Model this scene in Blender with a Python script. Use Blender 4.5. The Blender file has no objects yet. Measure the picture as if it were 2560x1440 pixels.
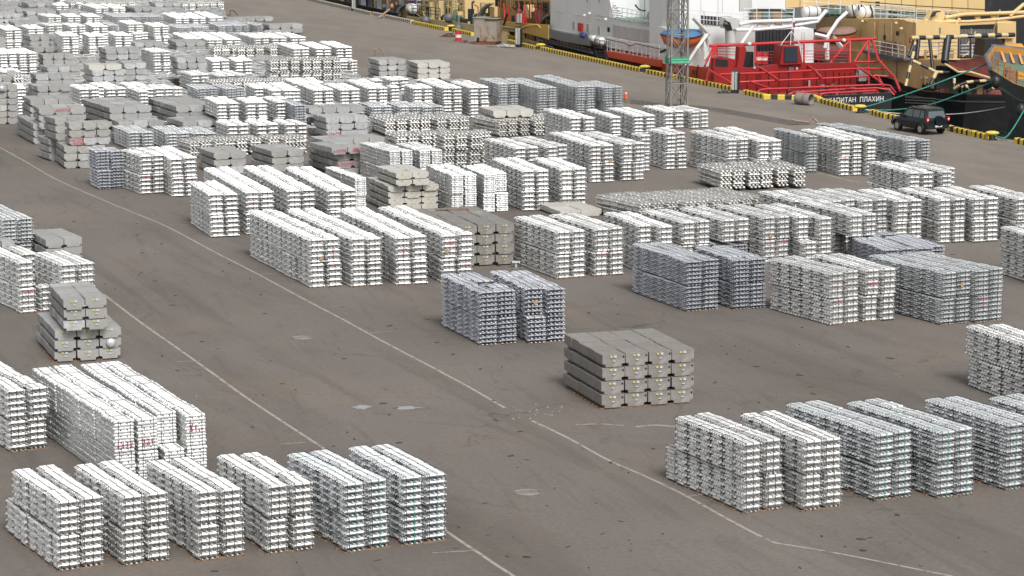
import bpy, bmesh, math, random
import numpy as np
from mathutils import Vector, Matrix
random.seed(7)
rad = math.radians
sc = bpy.context.scene
C = sc.collection

# ---------------------------------------------------------------- camera
F_PX, PITCH, CAM_H = 6400.0, math.atan(1120 / 6400.0), 18.1
cam_d = bpy.data.cameras.new('camera'); cam = bpy.data.objects.new('camera', cam_d); C.objects.link(cam)
cam_d.sensor_width = 36.0; cam_d.lens = 36.0 * F_PX / 2560.0
cam_d.clip_start = 0.5; cam_d.clip_end = 6000
cam.location = (0, 0, CAM_H); cam.rotation_euler = (math.pi / 2 - PITCH, 0, 0)
sc.camera = cam
# ---------------------------------------------------------------- daylight under thin cloud
SUN_EL, SUN_AZ = rad(48), rad(160)      # azimuth clockwise from the view direction (+Y)
world = bpy.data.worlds.new('World'); sc.world = world; world.use_nodes = True
wn = world.node_tree.nodes; wl = world.node_tree.links
for n in list(wn): wn.remove(n)
wo = wn.new('ShaderNodeOutputWorld'); bg = wn.new('ShaderNodeBackground'); sky = wn.new('ShaderNodeTexSky')
sky.sky_type = 'NISHITA'; sky.sun_disc = False; sky.sun_elevation = SUN_EL; sky.sun_rotation = SUN_AZ
sky.air_density = 1.0; sky.dust_density = 5.0; sky.ozone_density = 1.0
hs = wn.new('ShaderNodeHueSaturation'); hs.inputs['Saturation'].default_value = 0.12; hs.inputs['Value'].default_value = 1.0
bg.inputs['Strength'].default_value = 0.085
wl.new(sky.outputs[0], hs.inputs['Color']); wl.new(hs.outputs[0], bg.inputs['Color']); wl.new(bg.outputs[0], wo.inputs['Surface'])
sun_d = bpy.data.lights.new('sun', 'SUN'); sun = bpy.data.objects.new('sun', sun_d); C.objects.link(sun)
sun_d.energy = 1.5; sun_d.angle = rad(20); sun_d.color = (1.0, 0.97, 0.93)
sd = Vector((math.sin(SUN_AZ) * math.cos(SUN_EL), math.cos(SUN_AZ) * math.cos(SUN_EL), math.sin(SUN_EL)))
sun.rotation_euler = sd.to_track_quat('Z', 'Y').to_euler(); sun.location = (30, -30, 60)
sc.view_settings.view_transform = 'Standard'; sc.view_settings.look = 'None'
sc.view_settings.exposure = 0.82; sc.view_settings.gamma = 1.0; sc.view_settings.use_curve_mapping = False

# ---------------------------------------------------------------- surveying helpers (photo point -> point in the place)
cp, sp = math.cos(PITCH), math.sin(PITCH)
def ray(px, py):
    x = (px - 1280) / F_PX; y = (720 - py) / F_PX
    return (x, cp + y * sp, -sp + y * cp)
def at(px, py, z=0.0):
    r = ray(px, py); k = (z - CAM_H) / r[2]
    return Vector((r[0] * k, r[1] * k, z))
def pxm(y): return 0.0547 * (y + 400)
QY = rad(20.5)                                             # the quay runs 20.5 degrees left of the view direction
QO = at(1348, 124); QS = Vector((-math.sin(QY), math.cos(QY), 0)); QT = Vector((math.cos(QY), math.sin(QY), 0))
def W(s, t, z): return QO + QS * s + QT * t + Vector((0, 0, z))
def onT(px, py, t):
    r = Vector(ray(px, py)); k = (t + QO.dot(QT)) / r.dot(QT); p = r * k + Vector((0, 0, CAM_H))
    return p
def onS(px, py, s):
    r = Vector(ray(px, py)); k = (s + QO.dot(QS)) / r.dot(QS); p = r * k + Vector((0, 0, CAM_H))
    return p
def loc(p):
    d = p - QO; return d.dot(QS), d.dot(QT), p.z
def ST(px, py, t): a = loc(onT(px, py, t)); return a[0], a[2]      # (s, z)
def TZ(px, py, s): a = loc(onS(px, py, s)); return a[1], a[2]      # (t, z)

# ---------------------------------------------------------------- materials
M = {}
def mat(name, col, rough=0.6, metal=0.0, var=0.0, scale=3.0, spots=None, rnd=0.0, bump=0.0, stretch=(1, 1, 1), spot_lim=(0.55, 0.7), spot_scale=2.0, tint=False):
    m = bpy.data.materials.new(name); m.use_nodes = True; nt = m.node_tree; b = nt.nodes['Principled BSDF']
    b.inputs['Roughness'].default_value = rough; b.inputs['Metallic'].default_value = metal
    tc = nt.nodes.new('ShaderNodeTexCoord'); mp = nt.nodes.new('ShaderNodeMapping'); mp.inputs['Scale'].default_value = stretch
    nt.links.new(tc.outputs['Object'], mp.inputs['Vector'])
    rgb = nt.nodes.new('ShaderNodeRGB'); rgb.outputs[0].default_value = (*col, 1); out = rgb.outputs[0]
    def mul(out, val_socket):
        mx = nt.nodes.new('ShaderNodeMix'); mx.data_type = 'RGBA'; mx.blend_type = 'MULTIPLY'; mx.inputs['Factor'].default_value = 1
        nt.links.new(out, mx.inputs['A']); nt.links.new(val_socket, mx.inputs['B']); return mx.outputs['Result']
    if var:
        n = nt.nodes.new('ShaderNodeTexNoise'); n.inputs['Scale'].default_value = scale; n.inputs['Detail'].default_value = 5
        nt.links.new(mp.outputs[0], n.inputs['Vector'])
        mr = nt.nodes.new('ShaderNodeMapRange'); mr.inputs['From Min'].default_value = .3; mr.inputs['From Max'].default_value = .7
        mr.inputs['To Min'].default_value = 1 - var; mr.inputs['To Max'].default_value = 1 + var * .6
        nt.links.new(n.outputs[0], mr.inputs[0]); out = mul(out, mr.outputs[0])
    if rnd:
        oi = nt.nodes.new('ShaderNodeObjectInfo'); mr = nt.nodes.new('ShaderNodeMapRange')
        mr.inputs['To Min'].default_value = 1 - rnd; mr.inputs['To Max'].default_value = 1 + rnd * .4
        nt.links.new(oi.outputs['Random'], mr.inputs[0]); out = mul(out, mr.outputs[0])
    if tint:
        a = nt.nodes.new('ShaderNodeAttribute'); a.attribute_name = 'tint'; out = mul(out, a.outputs['Fac'])
    if spots:
        n = nt.nodes.new('ShaderNodeTexNoise'); n.inputs['Scale'].default_value = spot_scale; n.inputs['Detail'].default_value = 7; n.inputs['Roughness'].default_value = .65
        nt.links.new(mp.outputs[0], n.inputs['Vector'])
        mr = nt.nodes.new('ShaderNodeMapRange'); mr.inputs['From Min'].default_value = spot_lim[0]; mr.inputs['From Max'].default_value = spot_lim[1]
        nt.links.new(n.outputs[0], mr.inputs[0])
        mx = nt.nodes.new('ShaderNodeMix'); mx.data_type = 'RGBA'; mx.inputs['B'].default_value = (*spots, 1)
        nt.links.new(mr.outputs[0], mx.inputs['Factor']); nt.links.new(out, mx.inputs['A']); out = mx.outputs['Result']
    nt.links.new(out, b.inputs['Base Color'])
    if bump:
        n = nt.nodes.new('ShaderNodeTexNoise'); n.inputs['Scale'].default_value = scale * 3; n.inputs['Detail'].default_value = 4
        nt.links.new(mp.outputs[0], n.inputs['Vector']); bp = nt.nodes.new('ShaderNodeBump'); bp.inputs['Strength'].default_value = bump; bp.inputs['Distance'].default_value = .02
        nt.links.new(n.outputs[0], bp.inputs['Height']); nt.links.new(bp.outputs[0], b.inputs['Normal'])
    M[name] = m; return m
mat('ingot_bright', (.76, .76, .745), .38, .7, .18, 9, rnd=.10)
mat('ingot_cool', (.77, .79, .80), .38, .7, .14, 9, rnd=.12)
mat('ingot_blue', (.62, .64, .68), .36, .75, .16, 9, rnd=.15)
mat('ingot_grey', (.68, .69, .68), .45, .5, .12, 9, rnd=.12)
mat('ingot_warm', (.70, .69, .66), .42, .6, .25, 7, rnd=.25)
for k in ('bright', 'cool', 'blue', 'grey', 'warm'):
    c = {'bright': (.76, .76, .745), 'cool': (.77, .79, .80), 'blue': (.62, .64, .68), 'grey': (.68, .69, .68), 'warm': (.70, .69, .66)}[k]
    mat('far_' + k, c, .40, .65, .1, 6, tint=True)
mat('strap_black', (.03, .03, .032), .6)
mat('strap_green', (.02, .22, .15), .6)
mat('sow_taupe', (.215, .205, .188), .55, .05, .12, 4, rnd=.10, bump=.15, spots=(.32, .305, .28), spot_scale=1.3)
mat('sow_grey', (.345, .345, .335), .5, .1, .14, 4, rnd=.14, bump=.15, spots=(.27, .25, .215), spot_scale=1.2)
mat('sow_pale', (.50, .49, .45), .5, .1, .12, 4, rnd=.10, bump=.15, spots=(.38, .34, .28), spot_scale=1.2)
mat('sow_silver', (.50, .51, .51), .4, .3, .18, 5, rnd=.15, bump=.15)
mat('slot_dark', (.02, .02, .02), .8)
mat('paint_yellow', (.62, .45, .07), .6, 0, .2, 5)
mat('sticker_yellow', (.50, .43, .10), .6)
mat('sticker_white', (.50, .50, .49), .6)
mat('mark_black', (.01, .01, .01), .7)
mat('mark_red', (.50, .04, .09), .7)
mat('mark_maroon', (.25, .02, .05), .7)
mat('timber', (.20, .125, .075), .8, 0, .3, 6)
mat('cardboard', (.34, .22, .12), .8)
mat('white_steel', (.66, .67, .67), .45, 0, .06, .5, spots=(.52, .49, .44), spot_lim=(.62, .85), spot_scale=1.5, stretch=(1, 1, .35))
mat('offwhite_steel', (.45, .45, .43), .5, 0, .08, 1)
mat('shade_steel', (.30, .31, .31), .5, 0, .08, 1)
mat('ship_orange', (.50, .055, .014), .45, 0, .1, 1)
mat('ship_red', (.24, .010, .009), .45, 0, .22, .8, spots=(.15, .015, .012), spot_lim=(.55, .8), spot_scale=1.2, stretch=(1, 1, .3))
mat('pipe_red', (.42, .022, .025), .4, 0, .12, 1)
mat('ship_maroon', (.10, .012, .012), .6)
mat('hull_black', (.016, .017, .019), .45, 0, .3, 1, spots=(.05, .05, .05), spot_lim=(.6, .8), spot_scale=.8)
mat('hull_grey', (.10, .105, .115), .5, 0, .2, 1, spots=(.15, .15, .15), spot_scale=1)
mat('bulwark_grey', (.15, .16, .175), .45, 0, .1, 1)
mat('cream_steel', (.60, .43, .20), .5, 0, .08, .6, spots=(.40, .22, .10), spot_lim=(.62, .82), spot_scale=1.6, stretch=(1, 1, .3))
mat('cream_dark', (.30, .20, .09), .55, 0, .12, .8, spots=(.26, .14, .07), spot_lim=(.58, .8))
mat('pale_cream', (.50, .40, .20), .55, 0, .1, .8, spots=(.34, .16, .07), spot_lim=(.56, .72))
mat('ship_yellow', (.50, .32, .08), .5, 0, .12, .8, spots=(.30, .12, .05), spot_lim=(.6, .8))
mat('winch_orange', (.50, .24, .05), .45, 0, .1, 1)
mat('deck_green', (.10, .19, .15), .6, 0, .2, 1)
mat('deck_red', (.20, .045, .035), .65, 0, .15, .6)
mat('rust', (.16, .065, .035), .85, 0, .35, 3)
mat('curtain_dark', (.022, .021, .026), .75, 0, .3, 3, stretch=(6, 6, .2))
mat('curtain_grey', (.13, .13, .13), .75, 0, .3, 3, stretch=(6, 6, .2))
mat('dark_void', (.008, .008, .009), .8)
mat('window_glass', (.02, .03, .04), .12)
mat('tower_steel', (.22, .22, .205), .55, .1, .2, 2, spots=(.30, .27, .20), spot_scale=1)
mat('shed_steel', (.27, .24, .20), .7, 0, .12, 1.2, spots=(.20, .075, .025), spot_lim=(.53, .66), spot_scale=1.4, stretch=(1, 1, .5))
mat('barrel_red', (.45, .03, .03), .5); mat('barrel_white', (.65, .62, .58), .5)
mat('sign_green', (.01, .26, .12), .5); mat('letter_white', (.75, .78, .75), .5)
mat('concrete', (.18, .165, .148), .85, 0, .2, 2, bump=.3)
mat('post_pale', (.38, .38, .35), .6, 0, .1, 2)
mat('bollard_yellow', (.60, .46, .07), .55, 0, .2, 6)
mat('rope_green', (.03, .19, .15), .8, 0, .2, 5)
mat('rope_white', (.48, .46, .42), .8)
mat('boat_orange', (.55, .12, .03), .5, 0, .15, 2); mat('cover_blue', (.05, .13, .26), .7, 0, .15, 2)
mat('cover_brown', (.22, .13, .10), .8, 0, .2, 2)
mat('raft_white', (.58, .58, .56), .4)
mat('cone_orange', (.62, .10, .03), .5)
mat('car_paint', (.010, .018, .020), .22, .2)
mat('car_trim', (.012, .012, .012), .5)
mat('tyre', (.018, .018, .018), .85); mat('rim', (.42, .40, .36), .4, .5)
mat('lamp_red', (.50, .01, .02), .25); mat('lamp_clear', (.75, .68, .68), .2)
mat('car_glass', (.10, .12, .13), .08, .2)
mat('plate_white', (.6, .6, .58), .5)
mat('water_edge', (.05, .05, .045), .9)
mat('cable_black', (.015, .015, .015), .6)
mat('litter_dark', (.045, .038, .03), .9)
mat('crumb', (.30, .29, .27), .8)
mat('blue_paint', (.03, .05, .20), .5)
mat('puddle', (.24, .24, .24), .15, 0, .1, 3)
mat('stub_brown', (.26, .18, .13), .8, 0, .2, 3)

def ground_material():
    m = bpy.data.materials.new('asphalt'); m.use_nodes = True; nt = m.node_tree; N = nt.nodes; L = nt.links; b = N['Principled BSDF']
    b.inputs['Roughness'].default_value = .86
    g = N.new('ShaderNodeNewGeometry')
    def noise(scale, detail=4, rough=.55, st=(1, 1, 1), rot=0, dist=0):
        mr_ = N.new('ShaderNodeMapping'); mr_.inputs['Rotation'].default_value = (0, 0, rot); L.new(g.outputs['Position'], mr_.inputs['Vector'])
        mp = N.new('ShaderNodeMapping'); mp.inputs['Scale'].default_value = st
        L.new(mr_.outputs[0], mp.inputs['Vector'])
        n = N.new('ShaderNodeTexNoise'); n.inputs['Scale'].default_value = scale; n.inputs['Detail'].default_value = detail
        n.inputs['Roughness'].default_value = rough; n.inputs['Distortion'].default_value = dist
        L.new(mp.outputs[0], n.inputs['Vector']); return n.outputs[0]
    def rng(v, a, b_, c, d):
        r = N.new('ShaderNodeMapRange'); r.inputs[1].default_value = a; r.inputs[2].default_value = b_; r.inputs[3].default_value = c; r.inputs[4].default_value = d
        L.new(v, r.inputs[0]); return r.outputs[0]
    def mix(f, A, B, typ='MIX'):
        x = N.new('ShaderNodeMix'); x.data_type = 'RGBA'; x.blend_type = typ
        if isinstance(f, float): x.inputs['Factor'].default_value = f
        else: L.new(f, x.inputs['Factor'])
        for s, v in (('A', A), ('B', B)):
            if isinstance(v, tuple): x.inputs[s].default_value = (*v, 1)
            else: L.new(v, x.inputs[s])
        return x.outputs['Result']
    c = mix(rng(noise(.045, 5, .6), .35, .65, 0, 1), (.112, .098, .087), (.146, .129, .115))
    c = mix(rng(noise(.16, 6, .65, dist=.6), .52, .75, 0, .55), c, (.175, .135, .098))          # sandy dust
    c = mix(rng(noise(.10, 6, .7, (1, .22, 1), rad(-22)), .50, .68, 0, .6), c, (.074, .061, .051)) # traffic-darkened lanes
    # tyre arcs: thin streaks along the lane, bent by noise
    for rot, sc_, lo, hi, amt in ((-22, .6, .56, .74, .38), (-30, 1.1, .58, .76, .30), (-60, .6, .62, .76, .26), (-14, 1.8, .58, .74, .3), (-75, 1.2, .64, .76, .22)):
        c = mix(rng(noise(sc_, 5, .6, (1, .07, 1), rad(rot), .35), lo, hi, 0, amt), c, (.040, .033, .028))
    c = mix(rng(noise(.7, 8, .8, (1, .5, 1), rad(10)), .58, .68, 0, .55), c, (.045, .038, .033))    # oil spots
    c = mix(rng(noise(6, 6, .8), .3, .7, 0, 1), mix(1.0, c, (.78, .78, .79), 'MULTIPLY'), mix(1.0, c, (1.2, 1.2, 1.19), 'MULTIPLY'))
    c = mix(rng(noise(38, 3, .7), .62, .74, 0, .35), c, (.19, .17, .15))
    # cracks
    v = N.new('ShaderNodeTexVoronoi'); v.feature = 'DISTANCE_TO_EDGE'; v.inputs['Scale'].default_value = .14
    nv = N.new('ShaderNodeTexNoise'); nv.inputs['Scale'].default_value = .6; nv.inputs['Detail'].default_value = 6
    L.new(g.outputs['Position'], nv.inputs['Vector'])
    vm = N.new('ShaderNodeVectorMath'); vm.operation = 'MULTIPLY_ADD'; vm.inputs[1].default_value = (3, 3, 0)
    L.new(nv.outputs['Color'], vm.inputs[0]); L.new(g.outputs['Position'], vm.inputs[2]); L.new(vm.outputs[0], v.inputs['Vector'])
    crk = rng(v.outputs['Distance'], 0, .006, .55, 0)
    mm = N.new('ShaderNodeMath'); mm.operation = 'MULTIPLY'; L.new(crk, mm.inputs[0]); L.new(rng(noise(.08, 3), .45, .6, 0, 1), mm.inputs[1])
    c = mix(mm.outputs[0], c, (.025, .021, .018))
    # paler, sandier slabs along the quay edge
    dp = N.new('ShaderNodeVectorMath'); dp.operation = 'DOT_PRODUCT'; dp.inputs[1].default_value = tuple(QT); L.new(g.outputs['Position'], dp.inputs[0])
    ad = N.new('ShaderNodeMath'); ad.operation = 'MULTIPLY_ADD'; ad.inputs[1].default_value = 14; L.new(noise(.06, 5), ad.inputs[0]); L.new(dp.outputs['Value'], ad.inputs[2])
    q0 = QO.dot(QT)
    c = mix(rng(ad.outputs[0], q0 - 30, q0 + 2, 0, .75), c, mix(rng(noise(.35, 6, .7, (1, .3, 1), -QY), .4, .62, 0, 1), (.165, .143, .120), (.215, .185, .155)))
    L.new(c, b.inputs['Base Color'])
    bp = N.new('ShaderNodeBump'); bp.inputs['Strength'].default_value = .35; bp.inputs['Distance'].default_value = .01
    L.new(noise(20, 6, .8), bp.inputs['Height']); L.new(bp.outputs[0], b.inputs['Normal'])
    M['asphalt'] = m; return m
ground_material()
def apron_material():
    m = M['asphalt'].copy(); m.name = 'apron'; M['apron'] = m
def line_material():
    m = mat('line_paint', (.30, .40, .36), .8)
    nt = m.node_tree; b = nt.nodes['Principled BSDF']; g = nt.nodes.new('ShaderNodeNewGeometry')
    n = nt.nodes.new('ShaderNodeTexNoise'); n.inputs['Scale'].default_value = 3.5; n.inputs['Detail'].default_value = 9; n.inputs['Roughness'].default_value = .75
    nt.links.new(g.outputs['Position'], n.inputs['Vector'])
    r = nt.nodes.new('ShaderNodeMapRange'); r.inputs[1].default_value = .5; r.inputs[2].default_value = .62; nt.links.new(n.outputs[0], r.inputs[0])
    x = nt.nodes.new('ShaderNodeMix'); x.data_type = 'RGBA'; x.inputs['A'].default_value = (.30, .28, .25, 1); x.inputs['B'].default_value = (.10, .085, .072, 1)
    nt.links.new(r.outputs[0], x.inputs['Factor']); nt.links.new(x.outputs['Result'], b.inputs['Base Color'])
line_material()
mat('asphalt_dark', (.095, .082, .072), .9, 0, .3, 1.2)
def water_material():
    m = mat('water', (.012, .02, .02), .08)
    nt = m.node_tree; b = nt.nodes['Principled BSDF']; n = nt.nodes.new('ShaderNodeTexNoise'); n.inputs['Scale'].default_value = 2; n.inputs['Detail'].default_value = 5
    tc = nt.nodes.new('ShaderNodeTexCoord'); nt.links.new(tc.outputs['Object'], n.inputs['Vector'])
    bp = nt.nodes.new('ShaderNodeBump'); bp.inputs['Strength'].default_value = .5; bp.inputs['Distance'].default_value = .1
    nt.links.new(n.outputs[0], bp.inputs['Height']); nt.links.new(bp.outputs[0], b.inputs['Normal'])
water_material()
def stripe_material(name, a, bcol, period, duty=.5, axis=0, wear=.25):
    m = mat(name, a, .6); nt = m.node_tree; b = nt.nodes['Principled BSDF']
    tc = nt.nodes.new('ShaderNodeTexCoord'); sx = nt.nodes.new('ShaderNodeSeparateXYZ'); nt.links.new(tc.outputs['Object'], sx.inputs[0])
    d = nt.nodes.new('ShaderNodeMath'); d.operation = 'DIVIDE'; d.inputs[1].default_value = period; nt.links.new(sx.outputs[axis], d.inputs[0])
    f = nt.nodes.new('ShaderNodeMath'); f.operation = 'FRACT'; nt.links.new(d.outputs[0], f.inputs[0])
    g = nt.nodes.new('ShaderNodeMath'); g.operation = 'GREATER_THAN'; g.inputs[1].default_value = duty; nt.links.new(f.outputs[0], g.inputs[0])
    x = nt.nodes.new('ShaderNodeMix'); x.data_type = 'RGBA'; x.inputs['A'].default_value = (*a, 1); x.inputs['B'].default_value = (*bcol, 1)
    nt.links.new(g.outputs[0], x.inputs['Factor'])
    n = nt.nodes.new('ShaderNodeTexNoise'); n.inputs['Scale'].default_value = 4; n.inputs['Detail'].default_value = 6; nt.links.new(tc.outputs['Object'], n.inputs['Vector'])
    r = nt.nodes.new('ShaderNodeMapRange'); r.inputs[1].default_value = .5; r.inputs[2].default_value = .75; r.inputs[4].default_value = wear; nt.links.new(n.outputs[0], r.inputs[0])
    y = nt.nodes.new('ShaderNodeMix'); y.data_type = 'RGBA'; y.inputs['B'].default_value = (.22, .2, .17, 1)
    nt.links.new(r.outputs[0], y.inputs['Factor']); nt.links.new(x.outputs['Result'], y.inputs['A']); nt.links.new(y.outputs['Result'], b.inputs['Base Color'])
stripe_material('kerb_stripe', (.70, .50, .05), (.02, .02, .02), .62, .58)
stripe_material('kerb_stripe_faded', (.50, .46, .38), (.10, .10, .09), .62)
stripe_material('kerb_stripe_wide', (.64, .46, .05), (.02, .02, .02), 1.0)
stripe_material('pipe_stripe', (.60, .50, .34), (.02, .02, .02), 1.1)

# ---------------------------------------------------------------- mesh builder
class MB:
    def __init__(s): s.v = []; s.f = []; s.sm = []
    def add(s, vs, fs, smooth=False):
        o = len(s.v); s.v += [Vector(p) for p in vs]; s.f += [tuple(i + o for i in f) for f in fs]; s.sm += [smooth] * len(fs); return s
    def hexa(s, b, t):           # bottom ring, top ring (4 points each, counterclockwise from above)
        return s.add(list(b) + list(t), [(3, 2, 1, 0), (4, 5, 6, 7), (0, 1, 5, 4), (1, 2, 6, 5), (2, 3, 7, 6), (3, 0, 4, 7)])
    def box(s, x0, x1, y0, y1, z0, z1, T=None):
        P = [(x0, y0, z0), (x1, y0, z0), (x1, y1, z0), (x0, y1, z0), (x0, y0, z1), (x1, y0, z1), (x1, y1, z1), (x0, y1, z1)]
        if T: P = [T(*p) for p in P]
        return s.hexa(P[:4], P[4:])
    def qbox(s, s0, s1, t0, t1, z0, z1): return s.box(t0, t1, s0, s1, z0, z1, lambda t, q, z: W(q, t, z))
    def prism(s, ring0, ring1, smooth=False, caps=True):
        n = len(ring0); fs = [(i, (i + 1) % n, n + (i + 1) % n, n + i) for i in range(n)]
        s.add(list(ring0) + list(ring1), fs, smooth)
        if caps: s.add(list(ring0), [tuple(reversed(range(n)))]); s.add(list(ring1), [tuple(range(n))])
        return s
    def tube(s, pts, r, n=6, smooth=True):
        pts = [Vector(p) for p in pts]; rings = []
        for i, p in enumerate(pts):
            d = (pts[min(i + 1, len(pts) - 1)] - pts[max(i - 1, 0)]).normalized()
            a = d.cross(Vector((0, 0, 1)));
            if a.length < .05: a = d.cross(Vector((1, 0, 0)))
            a.normalize(); b = d.cross(a); rr = r[i] if isinstance(r, (list, tuple)) else r
            rings.append([p + a * math.cos(2 * math.pi * k / n) * rr + b * math.sin(2 * math.pi * k / n) * rr for k in range(n)])
        vs = [v for g in rings for v in g]
        fs = [(i * n + k, i * n + (k + 1) % n, (i + 1) * n + (k + 1) % n, (i + 1) * n + k) for i in range(len(rings) - 1) for k in range(n)]
        s.add(vs, fs, smooth); m = (len(rings) - 1) * n
        s.add(rings[0], [tuple(reversed(range(n)))]); s.add(rings[-1], [tuple(range(n))])
        return s
    def ell(s, c, rx, ry, rz, T=None, nu=12, nv=8, zmin=-1.0):
        vs = []; fs = []
        for j in range(nv + 1):
            ph = -math.pi / 2 + math.pi * j / nv
            for i in range(nu):
                th = 2 * math.pi * i / nu
                p = Vector((rx * math.cos(ph) * math.cos(th), ry * math.cos(ph) * math.sin(th), rz * max(math.sin(ph), zmin)))
                vs.append(Vector(c) + (T @ p if T else p))
        for j in range(nv):
            for i in range(nu):
                fs.append((j * nu + i, j * nu + (i + 1) % nu, (j + 1) * nu + (i + 1) % nu, (j + 1) * nu + i))
        return s.add(vs, fs, True)
    def build(s, name, material, parent=None, label=None, world=True):
        off = Vector((0, 0, 0))
        if parent is not None and world: off = Vector(parent.location) if parent.parent is None else Vector(parent.parent.location)
        me = bpy.data.meshes.new(name); me.from_pydata([v - off for v in s.v], [], s.f)
        me.materials.append(M[material] if isinstance(material, str) else material)
        me.polygons.foreach_set('use_smooth', s.sm); me.update()
        o = bpy.data.objects.new(name, me); C.objects.link(o)
        if parent is not None: o.parent = parent
        if label: o['label'] = label
        return o
def tag(o, label=None, cat=None, group=None, kind=None):
    if label: o['label'] = label
    if cat: o['category'] = cat
    if group: o['group'] = group
    if kind: o['kind'] = kind
    return o
def thing(name, loc_, label, cat, group=None, rz=0.0):
    e = bpy.data.objects.new(name, None); C.objects.link(e); e.location = loc_; e.rotation_euler = (0, 0, rz); e.empty_display_size = .3
    return tag(e, label, cat, group)
def solo(mb, name, material, origin, label, cat, group=None):
    """a thing that is one mesh, its origin at `origin`"""
    mb.v = [v - Vector(origin) for v in mb.v]
    o = mb.build(name, material); o.location = origin; return tag(o, label, cat, group)
_font_cache = {}
def text_mesh(txt, size, extrude=.002):
    key = (txt, size, extrude)
    if key in _font_cache: return _font_cache[key]
    cu = bpy.data.curves.new('writing', 'FONT'); cu.body = txt; cu.size = size; cu.extrude = extrude; cu.align_x = 'CENTER'; cu.align_y = 'CENTER'; cu.resolution_u = 2
    ob = bpy.data.objects.new('writing', cu); C.objects.link(ob)
    dg = bpy.context.evaluated_depsgraph_get(); me = bpy.data.meshes.new_from_object(ob.evaluated_get(dg))
    bpy.data.objects.remove(ob); bpy.data.curves.remove(cu); _font_cache[key] = me; return me
def writing(txt, size, material, parent, mtx, name='lettering', sx=1.0):
    """flat lettering: mtx places it (x right, y up, z out of the surface) in the parent's own space"""
    me = text_mesh(txt, size).copy(); me.materials.clear(); me.materials.append(M[material])
    o = bpy.data.objects.new(name, me); C.objects.link(o)
    if parent is not None: o.parent = parent
    o.matrix_local = mtx @ Matrix.Diagonal((sx, 1, 1, 1)); return o

# ================================================================ THE SETTING
KERB_T = [(-160, 3.2), (-77, 1.8), (-56, 1.2), (-47.5, 1.0), (-40, -.2), (-23, -.4), (0, 0), (27, -.9), (54, -.4), (75, .6), (160, 3), (420, 10)]
def kt(s):
    for (a, ta), (b, tb) in zip(KERB_T, KERB_T[1:]):
        if a <= s <= b: return ta + (tb - ta) * (s - a) / (b - a)
    return KERB_T[0][1] if s < -160 else KERB_T[-1][1]
edge = [W(s, t + .75, 0) for s, t in KERB_T]
# quay surface: one sheet, cut off along the quay edge
g = MB(); n = len(edge)
left = [Vector((-420, p.y - 60, 0)) for p in edge]
g.add(left + edge, [(i, n + i, n + i + 1, i + 1) for i in range(n - 1)])
g.add([left[0], edge[0], Vector((edge[0].x + 60, -200, 0)), Vector((-420, -300, 0))], [(3, 2, 1, 0)])
q = g.build('ground', 'asphalt'); tag(q, 'tan grey asphalt of the quay apron', kind='structure')
w_ = MB(); lo = [p + Vector((0, 0, -5)) for p in edge]; w_.add(edge + lo, [(i, n + i, n + i + 1, i + 1) for i in range(n - 1)])
tag(w_.build('quay_wall', 'water_edge'), 'dark face of the quay going down to the water', kind='structure')
w_ = MB(); w_.add([Vector((-500, -400, -3.2)), Vector((3000, -400, -3.2)), Vector((3000, 5000, -3.2)), Vector((-500, 5000, -3.2))], [(0, 1, 2, 3)])
tag(w_.build('water', 'water'), 'dark harbour water beside the quay', kind='structure')

def ribbon(pts, width, z, name, material, label, group=None, kind='structure'):
    P = [at(x, y) for x, y in pts]; sm = []
    for i in range(len(P) - 1):                       # Catmull-Rom
        p0, p1, p2, p3 = P[max(i - 1, 0)], P[i], P[i + 1], P[min(i + 2, len(P) - 1)]
        for k in range(6):
            u = k / 6; sm.append(.5 * ((2 * p1) + (p2 - p0) * u + (2 * p0 - 5 * p1 + 4 * p2 - p3) * u * u + (3 * p1 - p0 - 3 * p2 + p3) * u ** 3))
    sm.append(P[-1]); m = MB(); L_ = []; R_ = []
    for i, p in enumerate(sm):
        d = (sm[min(i + 1, len(sm) - 1)] - sm[max(i - 1, 0)]).normalized(); nrm = Vector((-d.y, d.x, 0)) * width / 2
        L_.append(p + nrm + Vector((0, 0, z))); R_.append(p - nrm + Vector((0, 0, z)))
    m.add(L_ + R_, [(i, len(L_) + i, len(L_) + i + 1, i + 1) for i in range(len(L_) - 1)])
    o = m.build(name, material); return tag(o, label, None, group, kind)
ribbon([(-30, 352), (60, 402), (140, 448), (250, 497), (330, 530), (420, 568), (540, 632), (640, 683), (760, 748), (860, 800), (960, 855), (1080, 918), (1180, 972), (1262, 1020)], .105, .004, 'painted_line', 'line_paint', 'long worn white line crossing the open asphalt')
ribbon([(1330, 1052), (1420, 1095), (1520, 1150), (1600, 1185), (1700, 1232), (1820, 1298), (1890, 1335), (1940, 1358)], .105, .004, 'painted_line', 'line_paint', 'white line running beside the stacks at lower right')
ribbon([(1940, 1358), (2100, 1385), (2300, 1425), (2480, 1462)], .105, .008, 'painted_line', 'line_paint', 'white line turning off to the lower right corner')
ribbon([(258, 735), (350, 805), (440, 868), (520, 925), (610, 990), (700, 1050), (800, 1115), (900, 1180), (1000, 1245), (1130, 1338), (1190, 1378), (1240, 1412), (1300, 1450)], .105, .004, 'painted_line', 'line_paint', 'white line left of the middle running to the bottom edge')
for pts, lb in (([(700, 1111), (740, 1108), (778, 1105)], 'short tick near the lower left stacks'), ([(925, 832), (955, 830), (985, 828)], 'short tick off the middle line'), ([(410, 564), (480, 561)], 'short tick near the upper stacks'),
                ([(1082, 1383), (1130, 1380), (1190, 1377)], 'short tick at the bottom line'), ([(1722, 1241), (1758, 1237)], 'short tick by the lower right line'), ([(440, 905), (500, 902)], 'short tick off the left line'), ([(640, 685), (692, 684)], 'short tick by the long line')):
    ribbon(pts, .07, .008, 'painted_tick', 'line_paint', 'thin white ' + lb)
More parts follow.
